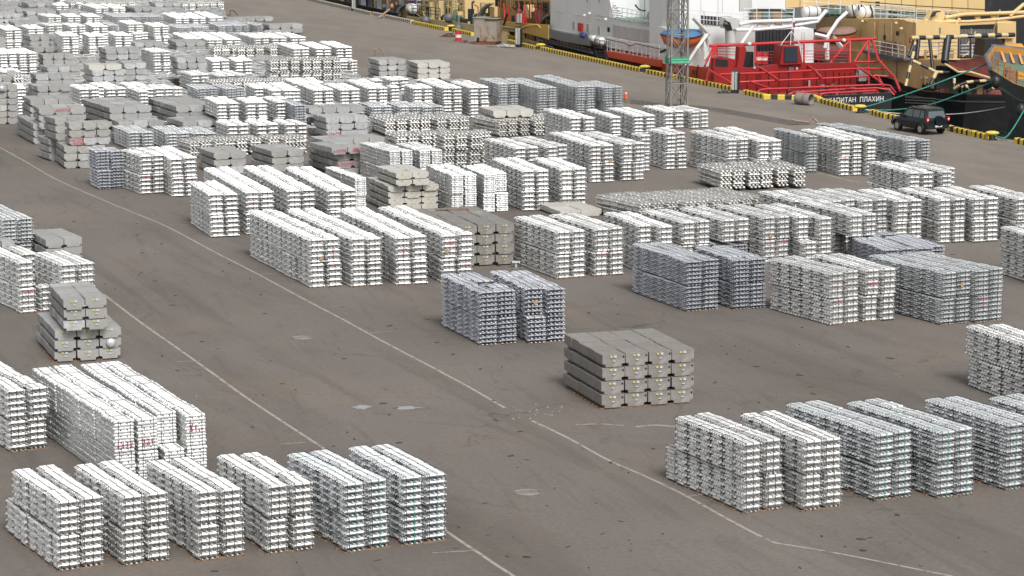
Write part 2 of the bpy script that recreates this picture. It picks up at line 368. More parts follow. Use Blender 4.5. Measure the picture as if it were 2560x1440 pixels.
ribbon([(2000, 421), (2070, 438), (2150, 458)], .12, .004, 'painted_line', 'line_paint', 'pale line on the asphalt behind the right hand stacks')
ribbon([(1220, 395), (1290, 412), (1330, 420)], .12, .004, 'painted_line', 'line_paint', 'faint line behind the middle stacks')
ribbon([(1560, 252), (1660, 262), (1760, 270), (1880, 290), (2000, 312)], 1.7, .004, 'asphalt_patch', 'asphalt_dark', 'darker repaired strip of asphalt running behind the rows')
ribbon([(1590, 1067), (1640, 1063), (1700, 1068)], .16, .004, 'pale_smear', 'line_paint', 'pale smear on the asphalt above the lower right rows')
ribbon([(1440, 1062), (1500, 1060), (1560, 1064)], .10, .004, 'pale_smear', 'line_paint', 'fainter pale smear left of the other smear')
def blot(px, py, rx, ry, seed, name, material, label, z=.008):
    rnd = random.Random(seed); c = at(px, py); vs = []
    for k in range(22):
        a = 2 * math.pi * k / 22; r = 1 + rnd.uniform(-.3, .3); vs.append(c + Vector((math.cos(a) * rx * r, math.sin(a) * ry * r, z)))
    m = MB(); m.add(vs, [tuple(range(22))]); return tag(m.build(name, material), label, None, None, 'structure')
blot(905, 1018, .30, .30, 1, 'puddle', 'puddle', 'small pale puddle on the left', .006); blot(1018, 1020, .42, .22, 2, 'puddle', 'puddle', 'small pale puddle on the right', .006)
def manhole(px, py, lb):
    m = MB(); c = at(px, py); k = 20
    m.prism([c + Vector((math.cos(2 * math.pi * i / k) * .34, math.sin(2 * math.pi * i / k) * .27, .002)) for i in range(k)], [c + Vector((math.cos(2 * math.pi * i / k) * .33, math.sin(2 * math.pi * i / k) * .26, .02)) for i in range(k)])
    r = thing('manhole', c, lb, 'manhole cover', 'manhole covers in the asphalt'); m.build('cover', 'concrete', r)
    m = MB(); m.tube([c + Vector((math.cos(2 * math.pi * i / k) * .38, math.sin(2 * math.pi * i / k) * .30, .012)) for i in range(k + 1)], .02, 4); m.build('rim', 'tower_steel', r)
manhole(755, 845, 'round manhole cover between the two painted lines'); manhole(1318, 1232, 'round manhole cover in the open lower middle asphalt')

# ================================================================ INGOT BUNDLES
def ingot_verts(L, w, h, compact=False, body=.88, lod=False, slim=1.0):
    """long axis x, centred, sitting on z=0: a trapezoid body and a lug bar that sticks out at both ends"""
    vs = []; fs = []
    def ring(l, ww, z): return [(-l / 2, -ww / 2, z), (l / 2, -ww / 2, z), (l / 2, ww / 2, z), (-l / 2, ww / 2, z)]
    def loft(rs, cap0=True):
        o = len(vs)
        for r in rs: vs.extend(r)
        for i in range(len(rs) - 1):
            for k in range(4): fs.append((o + i * 4 + k, o + i * 4 + (k + 1) % 4, o + i * 4 + 4 + (k + 1) % 4, o + i * 4 + 4 + k))
        m = o + 4 * (len(rs) - 1); fs.append((m, m + 1, m + 2, m + 3))
        if cap0: fs.append((o + 3, o + 2, o + 1, o))
    if compact:
        loft([ring(L, w * .97, 0), ring(L, w * .97, h * .45), ring(L * .90, w * .62, h * .93)], not lod)
    else:
        w *= slim; loft([ring(L * (body - .07), w * .62, h * .04), ring(L * (body + .02), w * .97, h * .42), ring(L * (body - .12), w * .52, h * .94)], not lod)
        loft([ring(L, w * .40, h * .10), ring(L * .985, w * .30, h * .46)], not lod)
    return vs, fs
TY = {   # W width, D depth, layers, h layer height, nx ingots in a crosswise layer, ny in a lengthwise layer, yrec body share of lengthwise ingots, material, word
    'A': dict(W=.575, D=.62, n=10, h=.0885, nx=5, ny=4, yb=.60, mat='bright', word='bright silver', straps=(-.40, -.02, .36)),
    'G': dict(W=.575, D=.62, n=10, h=.0885, hh=.84, nx=5, ny=4, yb=.34, mat='cool', word='green-strapped silver', straps=(-.38, .0, .38)),
    'B': dict(W=.63, D=.67, n=9, h=.109, nx=4, ny=4, yb=.64, mat='bright', word='bright silver', straps=(-.38, .0, .38)),
    'H': dict(W=.63, D=.67, n=12, h=.082, hh=.84, nx=4, ny=4, yb=.36, mat='cool', word='dark-gapped silver', straps=(-.38, .0, .38)),
    'D': dict(W=.66, D=.69, n=12, h=.081, hh=.86, nx=4, ny=4, yb=.38, mat='blue', word='blue-grey', straps=(-.2, .2)),
    'C': dict(W=.60, D=.63, n=10, h=.092, nx=4, ny=3, yb=.95, mat='grey', word='pale grey flat', straps=(-.28, .30)),
    'E': dict(W=.66, D=.69, n=9, h=.105, nx=4, ny=3, yb=.9, slim=.66, mat='warm', word='weathered', straps=(-.15, .25)),
}
def bundle_parts(ty, seed, lod=False):
    """list of (kind 'x'|'y', matrix) for every ingot of a bundle; origin bottom centre"""
    T = TY[ty]; rnd = random.Random(seed); out = []
    for k in range(T['n']):
        top = (T['n'] - 1 - k) % 2 == 0; z = k * T['h']; lx = rnd.uniform(-.008, .008); ly = rnd.uniform(-.008, .008)
        xdir = top if ty != 'E' else k % 4 == 2
        if xdir:
            m = T['nx']; st = T['D'] / m
            for i in range(m): out.append(('x', Matrix.Translation((lx + rnd.uniform(-.015, .015), -T['D'] / 2 + st * (i + .5) + ly, z + rnd.uniform(0, .012 if k == T['n'] - 1 else .005))) @ Matrix.Rotation(rnd.uniform(-.01, .01), 4, 'Z')))
        else:
            m = T['ny']; st = T['W'] * .97 / m; off = (st * .25 if top else -st * .25) + rnd.uniform(-.02, .02) if ty == 'E' else 0
            for i in range(m): out.append(('y', Matrix.Translation((-T['W'] * .97 / 2 + st * (i + .5) + lx * .5 + off, ly + rnd.uniform(-.008, .008), z)) @ Matrix.Rotation(math.pi / 2 + rnd.uniform(-.012, .012), 4, 'Z')))
    return out
def strap_boxes(ty, zs=1.0):
    T = TY[ty]; Hh = T['n'] * T['h'] ; out = []; r = .008
    for f in T['straps']:
        x = f * T['W']; y = T['D'] / 2 + .018; vs = []; fs = []
        loop_o = [(-y, .0), (y, .0), (y, Hh * .985), (y - .03, Hh + .008), (-y + .03, Hh + .008), (-y, Hh * .985)]
        n_ = len(loop_o)
        for sx in (-r, r):
            for (a, b) in loop_o: vs.append((x + sx, a, b))
        for sx in (-r, r):
            for (a, b) in loop_o: vs.append((x + sx, a * .99, b * .993))
        for i in range(n_):
            j = (i + 1) % n_
            fs.append((i, j, n_ + j, n_ + i)); fs.append((i, 2 * n_ + i, 2 * n_ + j, j)); fs.append((n_ + j, 3 * n_ + j, 3 * n_ + i, n_ + i))
        out.append((vs, fs))
    return out
IM = {}
def ingot_mesh(ty, kind, v):
    key = (ty, kind, v)
    if key not in IM:
        T = TY[ty]
        if kind == 'x': vs, fs = ingot_verts(T['W'] * 1.0, T['D'] / T['nx'], T['h'] * T.get('hh', 1), ty == 'C', .88)
        else: vs, fs = ingot_verts(T['D'] * 1.03, T['W'] * .97 / T['ny'], T['h'] * T.get('hh', 1), ty == 'C', T['yb'], False, T.get('slim', 1.0))
        rnd = random.Random(v); vs = [(x + rnd.uniform(-.002, .002), y + rnd.uniform(-.002, .002), z) for x, y, z in vs]
        me = bpy.data.meshes.new('ingot'); me.from_pydata(vs, [], fs); me.materials.append(M['ingot_' + T['mat']]); me.update(); IM[key] = me
    return IM[key]
SM = {}
def strap_meshes(ty):
    if ty not in SM:
        SM[ty] = []
        for i, (vs, fs) in enumerate(strap_boxes(ty)):
            me = bpy.data.meshes.new('strap'); me.from_pydata(vs, [], fs); me.materials.append(M['strap_green' if (ty == 'G' and i == 1) else 'strap_black']); me.update(); SM[ty].append(me)
    return SM[ty]

# every row: phrase, type, front left top corner (photo), back left top corner (photo), tiers, columns, height stretch, base height
ROWS = [
 ('leftmost row at bottom left', 'A', 142, 1252, 30, 1174, 2, 2, .985, 0),
 ('second row at bottom left', 'A', 307, 1240, 191, 1166, 2, 2, .985, 0),
 ('third row at bottom left', 'A', 496, 1228, 364, 1147, 2, 2, .985, 0),
 ('fourth row at bottom left', 'A', 672, 1213, 543, 1135, 2, 2, .985, 0),
 ('fifth row at bottom left', 'G', 864, 1207, 708, 1124, 2, 2, 1.0, 0),
 ('rightmost row at bottom left', 'G', 1009, 1191, 859, 1108, 2, 2, 1.0, 0),
 ('row cut by the left edge', 'A', 19, 974, -110, 905, 2, 2, 1.04, 0),
 ('long flat-ingot row, left pair', 'C', 285, 1050, 80, 917, 2, 2, 1.0, 0),
 ('long flat-ingot row, right pair', 'C', 407, 1040, 192, 903, 2, 2, 1.0, 0),
 ('first row at lower right', 'A', 1864, 1106, 1698, 1040, 2, 2, 1.08, 0),
 ('second row at lower right', 'A', 2011, 1100, 1843, 1028, 2, 2, 1.08, 0),
 ('third row at lower right', 'G', 2197, 1082, 1967, 1007, 2, 2, 1.06, 0),
 ('fourth row at lower right', 'G', 2348, 1076, 2116, 1001, 2, 2, 1.06, 0),
 ('fifth row at lower right', 'G', 2524, 1058, 2274, 993, 2, 2, 1.06, 0),
 ('last row at lower right', 'G', 2690, 1052, 2456, 993, 2, 2, 1.06, 0),
 ('row at right edge behind', 'B', 2620, 880, 2425, 815, 2, 2, 1.0, 0),
 ('lone blue pair, left', 'D', 1200, 727, 1103, 683, 2, 2, 1.0, 0),
 ('lone blue pair, right', 'D', 1322, 722, 1227, 675, 2, 2, 1.0, 0),
 ('first blue row at right centre', 'D', 1721, 651, 1584, 607, 2, 2, 1.0, 0),
 ('second blue row at right centre', 'D', 1838, 647, 1730, 612, 2, 2, 1.0, 0),
 ('white row beside blue rows', 'B', 2080, 681, 1910, 642, 2, 2, 1.0, 0),
 ('second white row beside blue rows', 'B', 2165, 673, 2022, 632, 2, 2, 1.0, 0),
 ('dark-gapped row at right centre', 'H', 2361, 680, 2168, 638, 2, 2, 1.0, 0),
 ('outer dark-gapped row at right', 'H', 2444, 675, 2253, 633, 2, 2, 1.0, 0),
 ('row on right edge by open ground', 'B', 2640, 606, 2521, 564, 2, 2, 1.0, 0),
 ('first row left of centre', 'B', 775, 597, 625, 527, 2, 2, 1.0, 0),
 ('second row left of centre', 'B', 878, 595, 718, 523, 2, 2, 1.0, 0),
 ('third row left of centre', 'B', 991, 591, 848, 520, 2, 2, 1.0, 0),
 ('fourth row left of centre', 'B', 1106, 585, 945, 516, 2, 2, 1.0, 0),
 ('first row on the left edge', 'B', 48, 654, -40, 618, 2, 1, 1.0, 0),
 ('recessed row on the left edge', 'B', 97, 650, 10, 614, 2, 1, 1.0, 0),
 ('second row on the left edge', 'B', 155, 659, 81, 629, 2, 2, 1.0, 0),
 ('dark-gapped row at the left edge', 'H', 5, 546, -80, 508, 2, 2, 1.0, 0),
 ('row behind the grey stack, left', 'B', 1393, 577, 1290, 541, 2, 2, 1.0, 0),
 ('row behind the grey stack, right', 'B', 1490, 571, 1370, 533, 2, 2, 1.0, 0),
 ('third row in the centre line', 'B', 1612, 566, 1505, 527, 2, 2, 1.0, 0),
 ('fourth row in the centre line', 'B', 1706, 554, 1600, 522, 2, 2, 1.0, 0),
 ('fifth row in the centre line', 'B', 1807, 548, 1697, 517, 2, 2, 1.0, 0),
 ('sixth row in the centre line', 'B', 1910, 542, 1788, 512, 2, 2, 1.0, 0),
 ('seventh row in the centre line', 'B', 2015, 545, 1880, 507, 2, 2, 1.0, 0),
 ('eighth row in the centre line', 'B', 2127, 535, 1985, 498, 2, 2, 1.0, 0),
 ('first row behind centre right', 'B', 2000, 505, 1890, 475, 2, 2, 1.0, 0),
 ('second row behind centre right', 'B', 2080, 500, 1962, 472, 2, 2, 1.0, 0),
 ('third row behind centre right', 'B', 2157, 499, 2040, 470, 2, 2, 1.0, 0),
 ('fourth row behind centre right', 'B', 2240, 499, 2134, 468, 2, 2, 1.0, 0),
 ('fifth row behind centre right', 'B', 2351, 497, 2243, 468, 2, 2, 1.0, 0),
 ('sixth row behind centre right', 'B', 2433, 495, 2342, 464, 2, 2, 1.0, 0),
 ('last row behind centre right', 'B', 2542, 495, 2422, 463, 2, 2, 1.0, 0),
 ('first row of slumped blue bundles', 'D', 2215, 622, 2120, 589, 1, 4, 1.0, 0),
 ('slumped blue bundles behind', 'D', 2175, 601, 2110, 583, 1, 3, 1.0, 0),
 ('blue bundles behind second blue row', 'D', 1800, 613, 1712, 598, 1, 2, .9, 0),
 ('jumbled loose bundles, left end', 'E', 1600, 509, 1478, 482, 1, 3, 1.0, 0),
 ('jumbled loose bundles, middle', 'E', 1712, 504, 1590, 476, 1, 3, 1.0, 0),
 ('jumbled loose bundles, right end', 'E', 1824, 498, 1700, 474, 1, 3, 1.0, 0),
 ('blue row at the left bend', 'D', 245, 378, 219, 367, 2, 2, 1.0, 0),
 ('first row at the left bend', 'B', 350, 388, 305, 372, 2, 2, 1.0, 0),
 ('second row at the left bend', 'B', 428, 394, 366, 364, 2, 2, 1.0, 0),
 ('front row left of middle', 'B', 526, 484, 476, 453, 2, 2, 1.0, 0),
 ('second row left of middle', 'B', 616, 478, 504, 415, 2, 2, 1.0, 0),
 ('third row left of middle', 'B', 720, 474, 605, 412, 2, 2, 1.0, 0),
 ('fourth row left of middle', 'B', 822, 473, 712, 415, 2, 2, 1.0, 0),
 ('flat-ingot column left of middle', 'C', 886, 442, 812, 415, 2, 1, 1.0, 0),
 ('flat-ingot rows in middle, left', 'C', 1129, 436, 1066, 410, 2, 2, 1.0, 0),
 ('flat-ingot rows in middle, right', 'C', 1209, 434, 1150, 409, 2, 2, 1.0, 0),
 ('left row of the middle', 'B', 1308, 425, 1239, 391, 2, 2, 1.0, 0),
 ('right row of the middle', 'B', 1404, 421, 1329, 392, 2, 2, 1.0, 0),
 ('row behind the middle, left', 'B', 1289, 368, 1209, 344, 2, 2, 1.0, 0),
 ('second row behind the middle', 'B', 1370, 365, 1275, 341, 2, 2, 1.0, 0),
 ('third row behind the middle', 'B', 1477, 362, 1372, 329, 2, 2, 1.0, 0),
 ('fourth row behind the middle', 'B', 1556, 358, 1440, 328, 2, 2, 1.0, 0),
 ('fifth row behind the middle', 'B', 1602, 337, 1575, 330, 2, 1, 1.0, 0),
 ('sixth row behind the middle', 'B', 1665, 333, 1620, 321, 2, 2, 1.0, 0),
 ('seventh row behind the middle', 'B', 1819, 347, 1722, 324, 2, 2, 1.0, 0),
 ('eighth row behind the middle', 'B', 1897, 350, 1790, 318, 2, 2, 1.0, 0),
 ('short row near the car, left', 'H', 2020, 340, 1926, 316, 2, 1, 1.0, 0),
 ('long row near the car', 'B', 2102, 347, 2000, 320, 2, 2, 1.0, 0),
 ('narrow row near the car', 'B', 2168, 347, 2060, 313, 2, 1, 1.0, 0),
 ('dark-gapped row near the car', 'H', 2277, 350, 2052, 307, 2, 2, 1.0, 0),
 ('front row near the car, left', 'B', 2273, 430, 2175, 402, 2, 2, 1.0, 0),
 ('front row near the car, right', 'B', 2354, 427, 2250, 402, 2, 2, 1.0, 0),
 ('weathered block right of middle', 'E', 1803, 425, 1755, 404, 1, 4, 1.05, .1),
 ('', 'E', 1915, 421, 1868, 402, 1, 3, 1.05, .1),
 ('', 'E', 964, 297, 923, 283, 1, 4, 1.1, .0), ('', 'E', 1066, 294, 1020, 282, 1, 4, 1.1, .0),
 ('', 'E', 1247, 299, 1187, 287, 1, 3, 1.1, .0), ('', 'E', 1310, 297, 1262, 285, 1, 4, 1.1, .0),
 ('', 'E', 992, 336, 955, 328, 1, 5, 1.1, .0), ('', 'E', 1110, 334, 1075, 327, 2, 4, 1.0, .0),
 ('', 'C', 975, 377, 912, 358, 2, 2, 1.0, 0), ('', 'C', 1048, 375, 995, 358, 2, 2, 1.0, 0),
 ('', 'B', 1432, 294, 1392, 272, 2, 2, 1.0, 0), ('', 'B', 1530, 291, 1492, 272, 2, 1, 1.0, 0), ('', 'B', 1585, 287, 1540, 270, 2, 2, 1.0, 0),
 ('', 'B', 1662, 277, 1617, 265, 1, 2, 1.1, 0), ('', 'B', 1727, 277, 1680, 267, 1, 2, 1.1, 0),
 ('', 'B', 1175, 217, 1142, 203, 2, 2, 1.0, 0), ('', 'B', 1108, 218, 1079, 197, 2, 2, 1.0, 0), ('', 'B', 1034, 218, 1007, 191, 2, 2, 1.0, 0),
 ('', 'H', 1249, 208, 1208, 195, 2, 2, 1.0, 0), ('', 'H', 1346, 218, 1275, 194, 2, 2, 1.0, 0), ('', 'H', 1442, 215, 1344, 189, 2, 2, 1.0, 0), ('', 'H', 1512, 217, 1456, 203, 2, 2, 1.0, 0),
 ('', 'B', 852, 222, 815, 207, 2, 2, 1.0, 0), ('', 'B', 785, 223, 745, 206, 2, 2, 1.0, 0), ('', 'B', 732, 224, 700, 208, 2, 1, 1.0, 0), ('', 'B', 654, 225, 618, 208, 2, 3, 1.0, 0),
 ('', 'H', 567, 220, 535, 210, 2, 2, 1.0, 0), ('', 'H', 496, 220, 470, 210, 2, 2, 1.0, 0), ('', 'B', 920, 218, 890, 200, 2, 2, 1.0, 0), ('', 'B', 978, 215, 945, 197, 2, 1, 1.0, 0),
 ('', 'E', 532, 202, 505, 196, 1, 4, 1.1, 0), ('', 'E', 634, 200, 610, 195, 1, 4, 1.1, 0), ('', 'B', 735, 205, 715, 196, 1, 3, 1.1, 0),
 ('', 'H', 932, 265, 905, 254, 1, 2, 1.1, 0), ('', 'H', 1002, 265, 975, 255, 1, 2, 1.1, 0), ('', 'H', 1060, 265, 1035, 256, 1, 2, 1.1, 0),
 ('', 'H', 800, 262, 750, 245, 1, 2, 1.1, 0), ('', 'H', 865, 266, 820, 247, 1, 2, 1.1, 0), ('', 'D', 740, 262, 715, 248, 2, 1, 1.0, 0),
 ('', 'B', 545, 256, 520, 244, 2, 2, 1.0, 0), ('', 'B', 617, 254, 600, 244, 2, 2, 1.0, 0), ('', 'B', 690, 252, 665, 243, 2, 2, 1.0, 0),
 ('', 'B', 571, 311, 545, 306, 1, 2, 1.1, 0.3), ('', 'B', 642, 310, 622, 303, 1, 2, 1.1, .3), ('', 'B', 714, 309, 694, 302, 1, 2, 1.1, .3),
 ('', 'H', 326, 330, 292, 315, 1, 2, 1.1, 0), ('', 'H', 420, 331, 390, 317, 1, 2, 1.1, 0), ('', 'H', 487, 332, 452, 317, 1, 2, 1.1, 0),
 ('', 'E', 474, 352, 440, 342, 1, 3, 1.0, 0), ('', 'E', 560, 348, 530, 340, 1, 3, 1.0, 0), ('', 'E', 645, 346, 610, 338, 1, 4, 1.0, 0),
 ('', 'B', 405, 226, 372, 213, 2, 2, 1.0, 0), ('', 'B', 217, 228, 178, 212, 2, 2, 1.0, 0), ('', 'B', 290, 229, 262, 217, 2, 2, 1.0, 0), ('', 'B', 349, 227, 322, 217, 2, 2, 1.0, 0),
 ('', 'B', 244, 213, 228, 207, 1, 2, 1.1, .4), ('', 'B', 318, 212, 300, 206, 1, 2, 1.1, .4), ('', 'B', 42, 218, 30, 208, 2, 1, 1.0, 0), ('', 'B', 440, 221, 415, 212, 2, 1, 1, 0),
 ('', 'B', 479, 185, 455, 178, 1, 2, 1.1, 0.2), ('', 'B', 545, 187, 520, 180, 1, 3, 1.1, 0), ('', 'B', 532, 150, 519, 143, 1, 2, 1.1, 0.2), ('', 'B', 588, 150, 575, 142, 1, 2, 1.1, 0.2),
 ('', 'E', 676, 148, 658, 142, 2, 3, 1.0, 0), ('', 'E', 757, 147, 740, 141, 2, 4, 1.0, 0), ('', 'B', 854, 152, 835, 147, 1, 2, 1.05, 0),
 ('', 'B', 734, 120, 700, 108, 1, 2, 1.1, .1), ('', 'B', 790, 119, 755, 105, 1, 2, 1.1, .1), ('', 'B', 841, 117, 802, 103, 1, 2, 1.1, .1),
 ('', 'E', 534, 117, 519, 111, 1, 3, 1.1, 0), ('', 'E', 595, 117, 575, 110, 1, 3, 1.1, 0), ('', 'E', 655, 116, 635, 110, 1, 3, 1.1, 0),
 ('', 'B', 637, 93, 599, 82, 1, 2, 1.0, 0), ('', 'B', 681, 93, 643, 82, 1, 2, 1.0, 0), ('', 'B', 729, 92, 690, 81, 1, 2, 1.0, 0),
 ('', 'B', 519, 98, 483, 80, 1, 2, 1.0, 0), ('', 'B', 565, 97, 525, 80, 1, 2, 1.0, 0), ('', 'B', 470, 97, 440, 82, 1, 2, 1.0, 0),
 ('', 'H', 547, 63, 520, 54, 1, 2, 1.0, 0), ('', 'H', 590, 62, 565, 54, 1, 2, 1.0, 0), ('', 'H', 642, 61, 612, 54, 1, 1, 1.0, 0),
 ('', 'H', 445, 68, 425, 60, 1, 2, 1.0, 0), ('', 'H', 489, 67, 465, 59, 1, 2, 1.0, 0),
 ('', 'B', 440, 44, 415, 32, 1, 2, 1.0, 0), ('', 'B', 481, 44, 450, 32, 1, 2, 1.0, 0), ('', 'B', 525, 43, 490, 30, 1, 2, 1.0, 0),
 ('', 'E', 457, 6, 445, 0, 1, 3, 1.1, 0), ('', 'E', 508, 5, 495, -1, 1, 3, 1.1, 0), ('', 'E', 180, 6, 165, -4, 1, 3, 1.1, 0), ('', 'E', 232, 5, 215, -4, 1, 3, 1.1, 0), ('', 'E', 285, 6, 270, -4, 1, 3, 1.1, 0), ('', 'E', 150, -6, 135, -14, 1, 3, 1.1, 0),
 ('', 'B', 384, 128, 358, 120, 2, 2, 1.0, 0), ('', 'B', 156, 88, 140, 80, 2, 2, 1.0, 0), ('', 'B', 221, 88, 208, 81, 2, 2, 1.0, 0), ('', 'B', 289, 87, 275, 80, 2, 2, 1.0, 0), ('', 'B', 345, 87, 335, 81, 1, 2, 1.0, 0.6),
 ('', 'B', 120, 62, 97, 57, 2, 2, 1.0, 0), ('', 'B', 176, 64, 155, 57, 2, 2, 1.0, 0), ('', 'B', 232, 65, 215, 57, 2, 2, 1.0, 0), ('', 'H', 277, 62, 262, 56, 2, 1, 1, 0),
 ('', 'B', 319, 58, 298, 50, 2, 2, 1.0, 0), ('', 'B', 386, 64, 362, 56, 2, 2, 1.0, 0), ('', 'B', 15, 73, -5, 64, 2, 2, 1.0, 0), ('', 'B', 71, 69, 55, 62, 2, 2, 1.0, 0),
 ('', 'B', 120, 40, 97, 34, 1, 2, 1.0, 0), ('', 'B', 169, 40, 150, 33, 1, 2, 1.0, 0), ('', 'B', 217, 40, 200, 33, 1, 2, 1.0, 0),
 ('', 'H', 292, 41, 258, 31, 1, 2, 1.0, 0), ('', 'H', 337, 41, 300, 31, 1, 2, 1.0, 0), ('', 'H', 377, 40, 345, 31, 1, 2, 1.0, 0),
 ('', 'B', 140, 12, 125, 5, 1, 2, 1.0, 0), ('', 'B', 240, 19, 205, 9, 1, 2, 1.0, 0), ('', 'B', 282, 19, 250, 9, 1, 2, 1.0, 0), ('', 'B', 205, 12, 188, 6, 1, 1, 1, 0),
 ('', 'B', 0, 132, -25, 121, 2, 2, 1.0, 0), ('', 'B', 48, 131, 25, 121, 2, 2, 1.0, 0), ('', 'E', 34, 187, 15, 175, 2, 1, 1.0, 0),
 ('', 'B', 8, 178, -10, 170, 1, 2, 1.0, 0),
]
class Bd: pass
BUN = []; occ = []
GV = rad(22.4)
def gl(p): return (p.x * math.cos(GV) + p.y * math.sin(GV), -p.x * math.sin(GV) + p.y * math.cos(GV))
def proj(p):
    z = p.z - CAM_H; d = p.y * cp - z * sp; u = p.y * sp + z * cp
    return 1280 + F_PX * p.x / d, 720 - F_PX * u / d
SOWS = [
 ('lone grey stack in open ground', 'taupe', 1504, 886, 1737, 1410, 833, 4, 4, .445, .05, 3),
 ('stepped stack at left, base', 'grey', 135, 827, 303, 91, 780, 3, 3, .375, .05, 2),
 ('stepped stack at left, top', 'grey', 157, 749, 268, 119, 708, 2, 3, .375, 1.2, 2),
 ('low grey stack on left edge', 'grey', 114, 598, 206, 56, 575, 2, 3, .41, .02, 0),
 ('pale stack cut by left edge', 'grey', -30, 604, 35, -75, 578, 2, 3, .41, .02, 0),
 ('dark grey stack in the middle', 'taupe', 1100, 566, 1285, 1012, 522, 4, 4, .445, .05, 2),
 ('cream stack in the middle, base', 'pale', 970, 465, 1097, 917, 441, 3, 4, .325, .02, 1),
 ('cream stack in the middle, top', 'pale', 990, 433, 1074, 938, 413, 2, 2, .325, 1.34, 1),
 ('low cream slabs in the middle', 'pale', 1400, 527, 1506, 1342, 506, 2, 1, .35, .02, 0),
 ('stack with red letters, upper', 'grey', 829, 369, 909, 770, 354, 2, 1, .40, 1.25, 0),
 ('stack with red letters, lower', 'grey', 842, 385, 921, 770, 364, 2, 2, .40, .44, 0),
 ('stack with red letters, foot', 'grey', 858, 423, 940, 766, 398, 2, 1, .40, .02, 0),
 ('grey pair left of red letters', 'grey', 680, 377, 761, 622, 362, 2, 3, .40, .02, 1),
 ('grey pair above the white rows', 'grey', 534, 382, 617, 494, 367, 2, 3, .40, .02, 1),
 ('corner stack at left, base', 'grey', 159, 366, 262, 138, 350, 3, 3, .42, .02, 1),
 ('corner stack at left, top', 'grey', 173, 308, 277, 155, 303, 3, 3, .42, 1.30, 1),
 ('second corner stack, base', 'grey', 122, 348, 160, 91, 338, 1, 3, .42, .02, 0),
 ('second corner stack, top', 'grey', 137, 297, 200, 99, 288, 2, 3, .42, 1.30, 1),
 ('outer left stack, base', 'grey', 82, 309, 108, 41, 287, 1, 3, .42, .02, 0),
 ('outer left stack with red mark', 'grey', 96, 271, 215, 82, 262, 3, 3, .42, 1.0, 1),
 ('outer left stack, rear top', 'grey', 75, 250, 180, 54, 238, 3, 3, .42, 1.0, 0),
 ('tall stack on the far left edge', 'grey', -10, 214, 44, -30, 205, 2, 6, .42, .02, 1),
 ('stack with the round lump', 'grey', 93, 216, 177, 69, 208, 3, 3, .42, .4, 0),
 ('broad stack near corner stack', 'grey', 273, 269, 380, 202, 246, 3, 3, .42, .2, 0),
 ('broad stack beyond corner', 'grey', 440, 266, 545, 369, 244, 3, 3, .42, .2, 0),
 ('low slabs in front of broad stack', 'grey', 296, 305, 407, 266, 298, 3, 3, .42, .02, 0),
 ('low slabs in front of second stack', 'grey', 458, 304, 571, 417, 292, 3, 2, .42, .02, 0),
 ('slabs with a step, front', 'grey', 627, 288, 729, 597, 276, 3, 1, .42, .4, 0),
 ('slabs with a step, rear', 'grey', 590, 264, 693, 555, 255, 3, 2, .42, .4, 0),
 ('single slab on the stepped slabs', 'grey', 628, 250, 661, 617, 247, 1, 1, .42, 1.24, 0),
 ('silver stack with maroon letters', 'silver', 815, 294, 921, 784, 285, 3, 3, .41, .2, 0),
 ('low slabs under maroon letters', 'grey', 806, 350, 962, 774, 340, 4, 2, .41, .02, 0),
 ('long low slabs above silver stack', 'grey', 772, 270, 910, 745, 263, 4, 1, .42, .9, 0),
 ('white slabs amid far rows', 'silver', 962, 238, 1060, 944, 228, 3, 1, .7, .6, 0),
 ('white slabs before dark rows', 'pale', 1234, 277, 1336, 1215, 264, 3, 1, .45, 1.1, 0),
 ('grey stack on the far quay', 'grey', 947, 150, 1016, 919, 143, 3, 4, .42, .02, 0),
 ('cream stack on the far quay', 'pale', 1044, 158, 1126, 1017, 150, 3, 3, .42, .02, 0),
 ('far stack with red letters', 'grey', 264, 122, 350, 246, 116, 3, 3, .44, .9, 0),
 ('second far stack with red letters', 'grey', 442, 144, 517, 421, 139, 3, 3, .44, .9, 0),
 ('', 'grey', 310, 158, 366, 300, 150, 2, 4, .44, .02, 0),
 ('', 'silver', 231, 176, 315, 203, 170, 3, 3, .44, .2, 0), ('', 'pale', 222, 163, 305, 212, 158, 2, 1, .4, 1.5, 0),
 ('', 'grey', 90, 187, 188, 62, 182, 3, 3, .42, .4, 0), ('', 'grey', 118, 168, 203, 96, 161, 3, 2, .42, .3, 0),
 ('', 'grey', 107, 137, 187, 87, 133, 3, 3, .42, .3, 0), ('', 'grey', 84, 119, 167, 57, 113, 3, 1, .44, .4, 0), ('', 'grey', 75, 90, 150, 53, 86, 3, 2, .44, .8, 0),
 ('', 'grey', 337, 107, 409, 315, 101, 3, 2, .42, .2, 0), ('', 'grey', 440, 105, 515, 419, 98, 3, 2, .42, .2, 0), ('', 'grey', 672, 62, 757, 654, 58, 3, 2, .42, .1, 0),
 ('', 'grey', 571, 45, 684, 562, 42, 5, 1, .42, .02, 0), ('', 'grey', 336, 20, 397, 311, 15, 3, 2, .4, .2, 0), ('', 'grey', 388, 8, 455, 372, 3, 3, 2, .4, .2, 0),
 ('', 'grey', 66, 28, 140, 45, 22, 3, 2, .42, .2, 0), ('', 'grey', 70, 8, 137, 50, 3, 3, 2, .42, .2, 0), ('', 'grey', 0, 22, 58, -25, 16, 3, 3, .42, .2, 0), ('', 'grey', 0, 8, 70, -20, 3, 3, 1, .42, .4, 0),
 ('', 'grey', 148, 27, 195, 138, 23, 2, 1, .42, .3, 0), ('', 'silver', -10, 36, 50, -30, 30, 3, 3, .42, .1, 0), ('', 'grey', 36, 58, 110, 20, 50, 3, 1, .42, .6, 0), ('', 'grey', -20, 192, 30, -30, 186, 2, 3, .42, .6, 0),
 ('', 'grey', 0, 160, 90, -15, 152, 4, 2, .42, .1, 0), ('', 'grey', -20, 98, 16, -30, 90, 1, 3, .42, .1, 0),
]
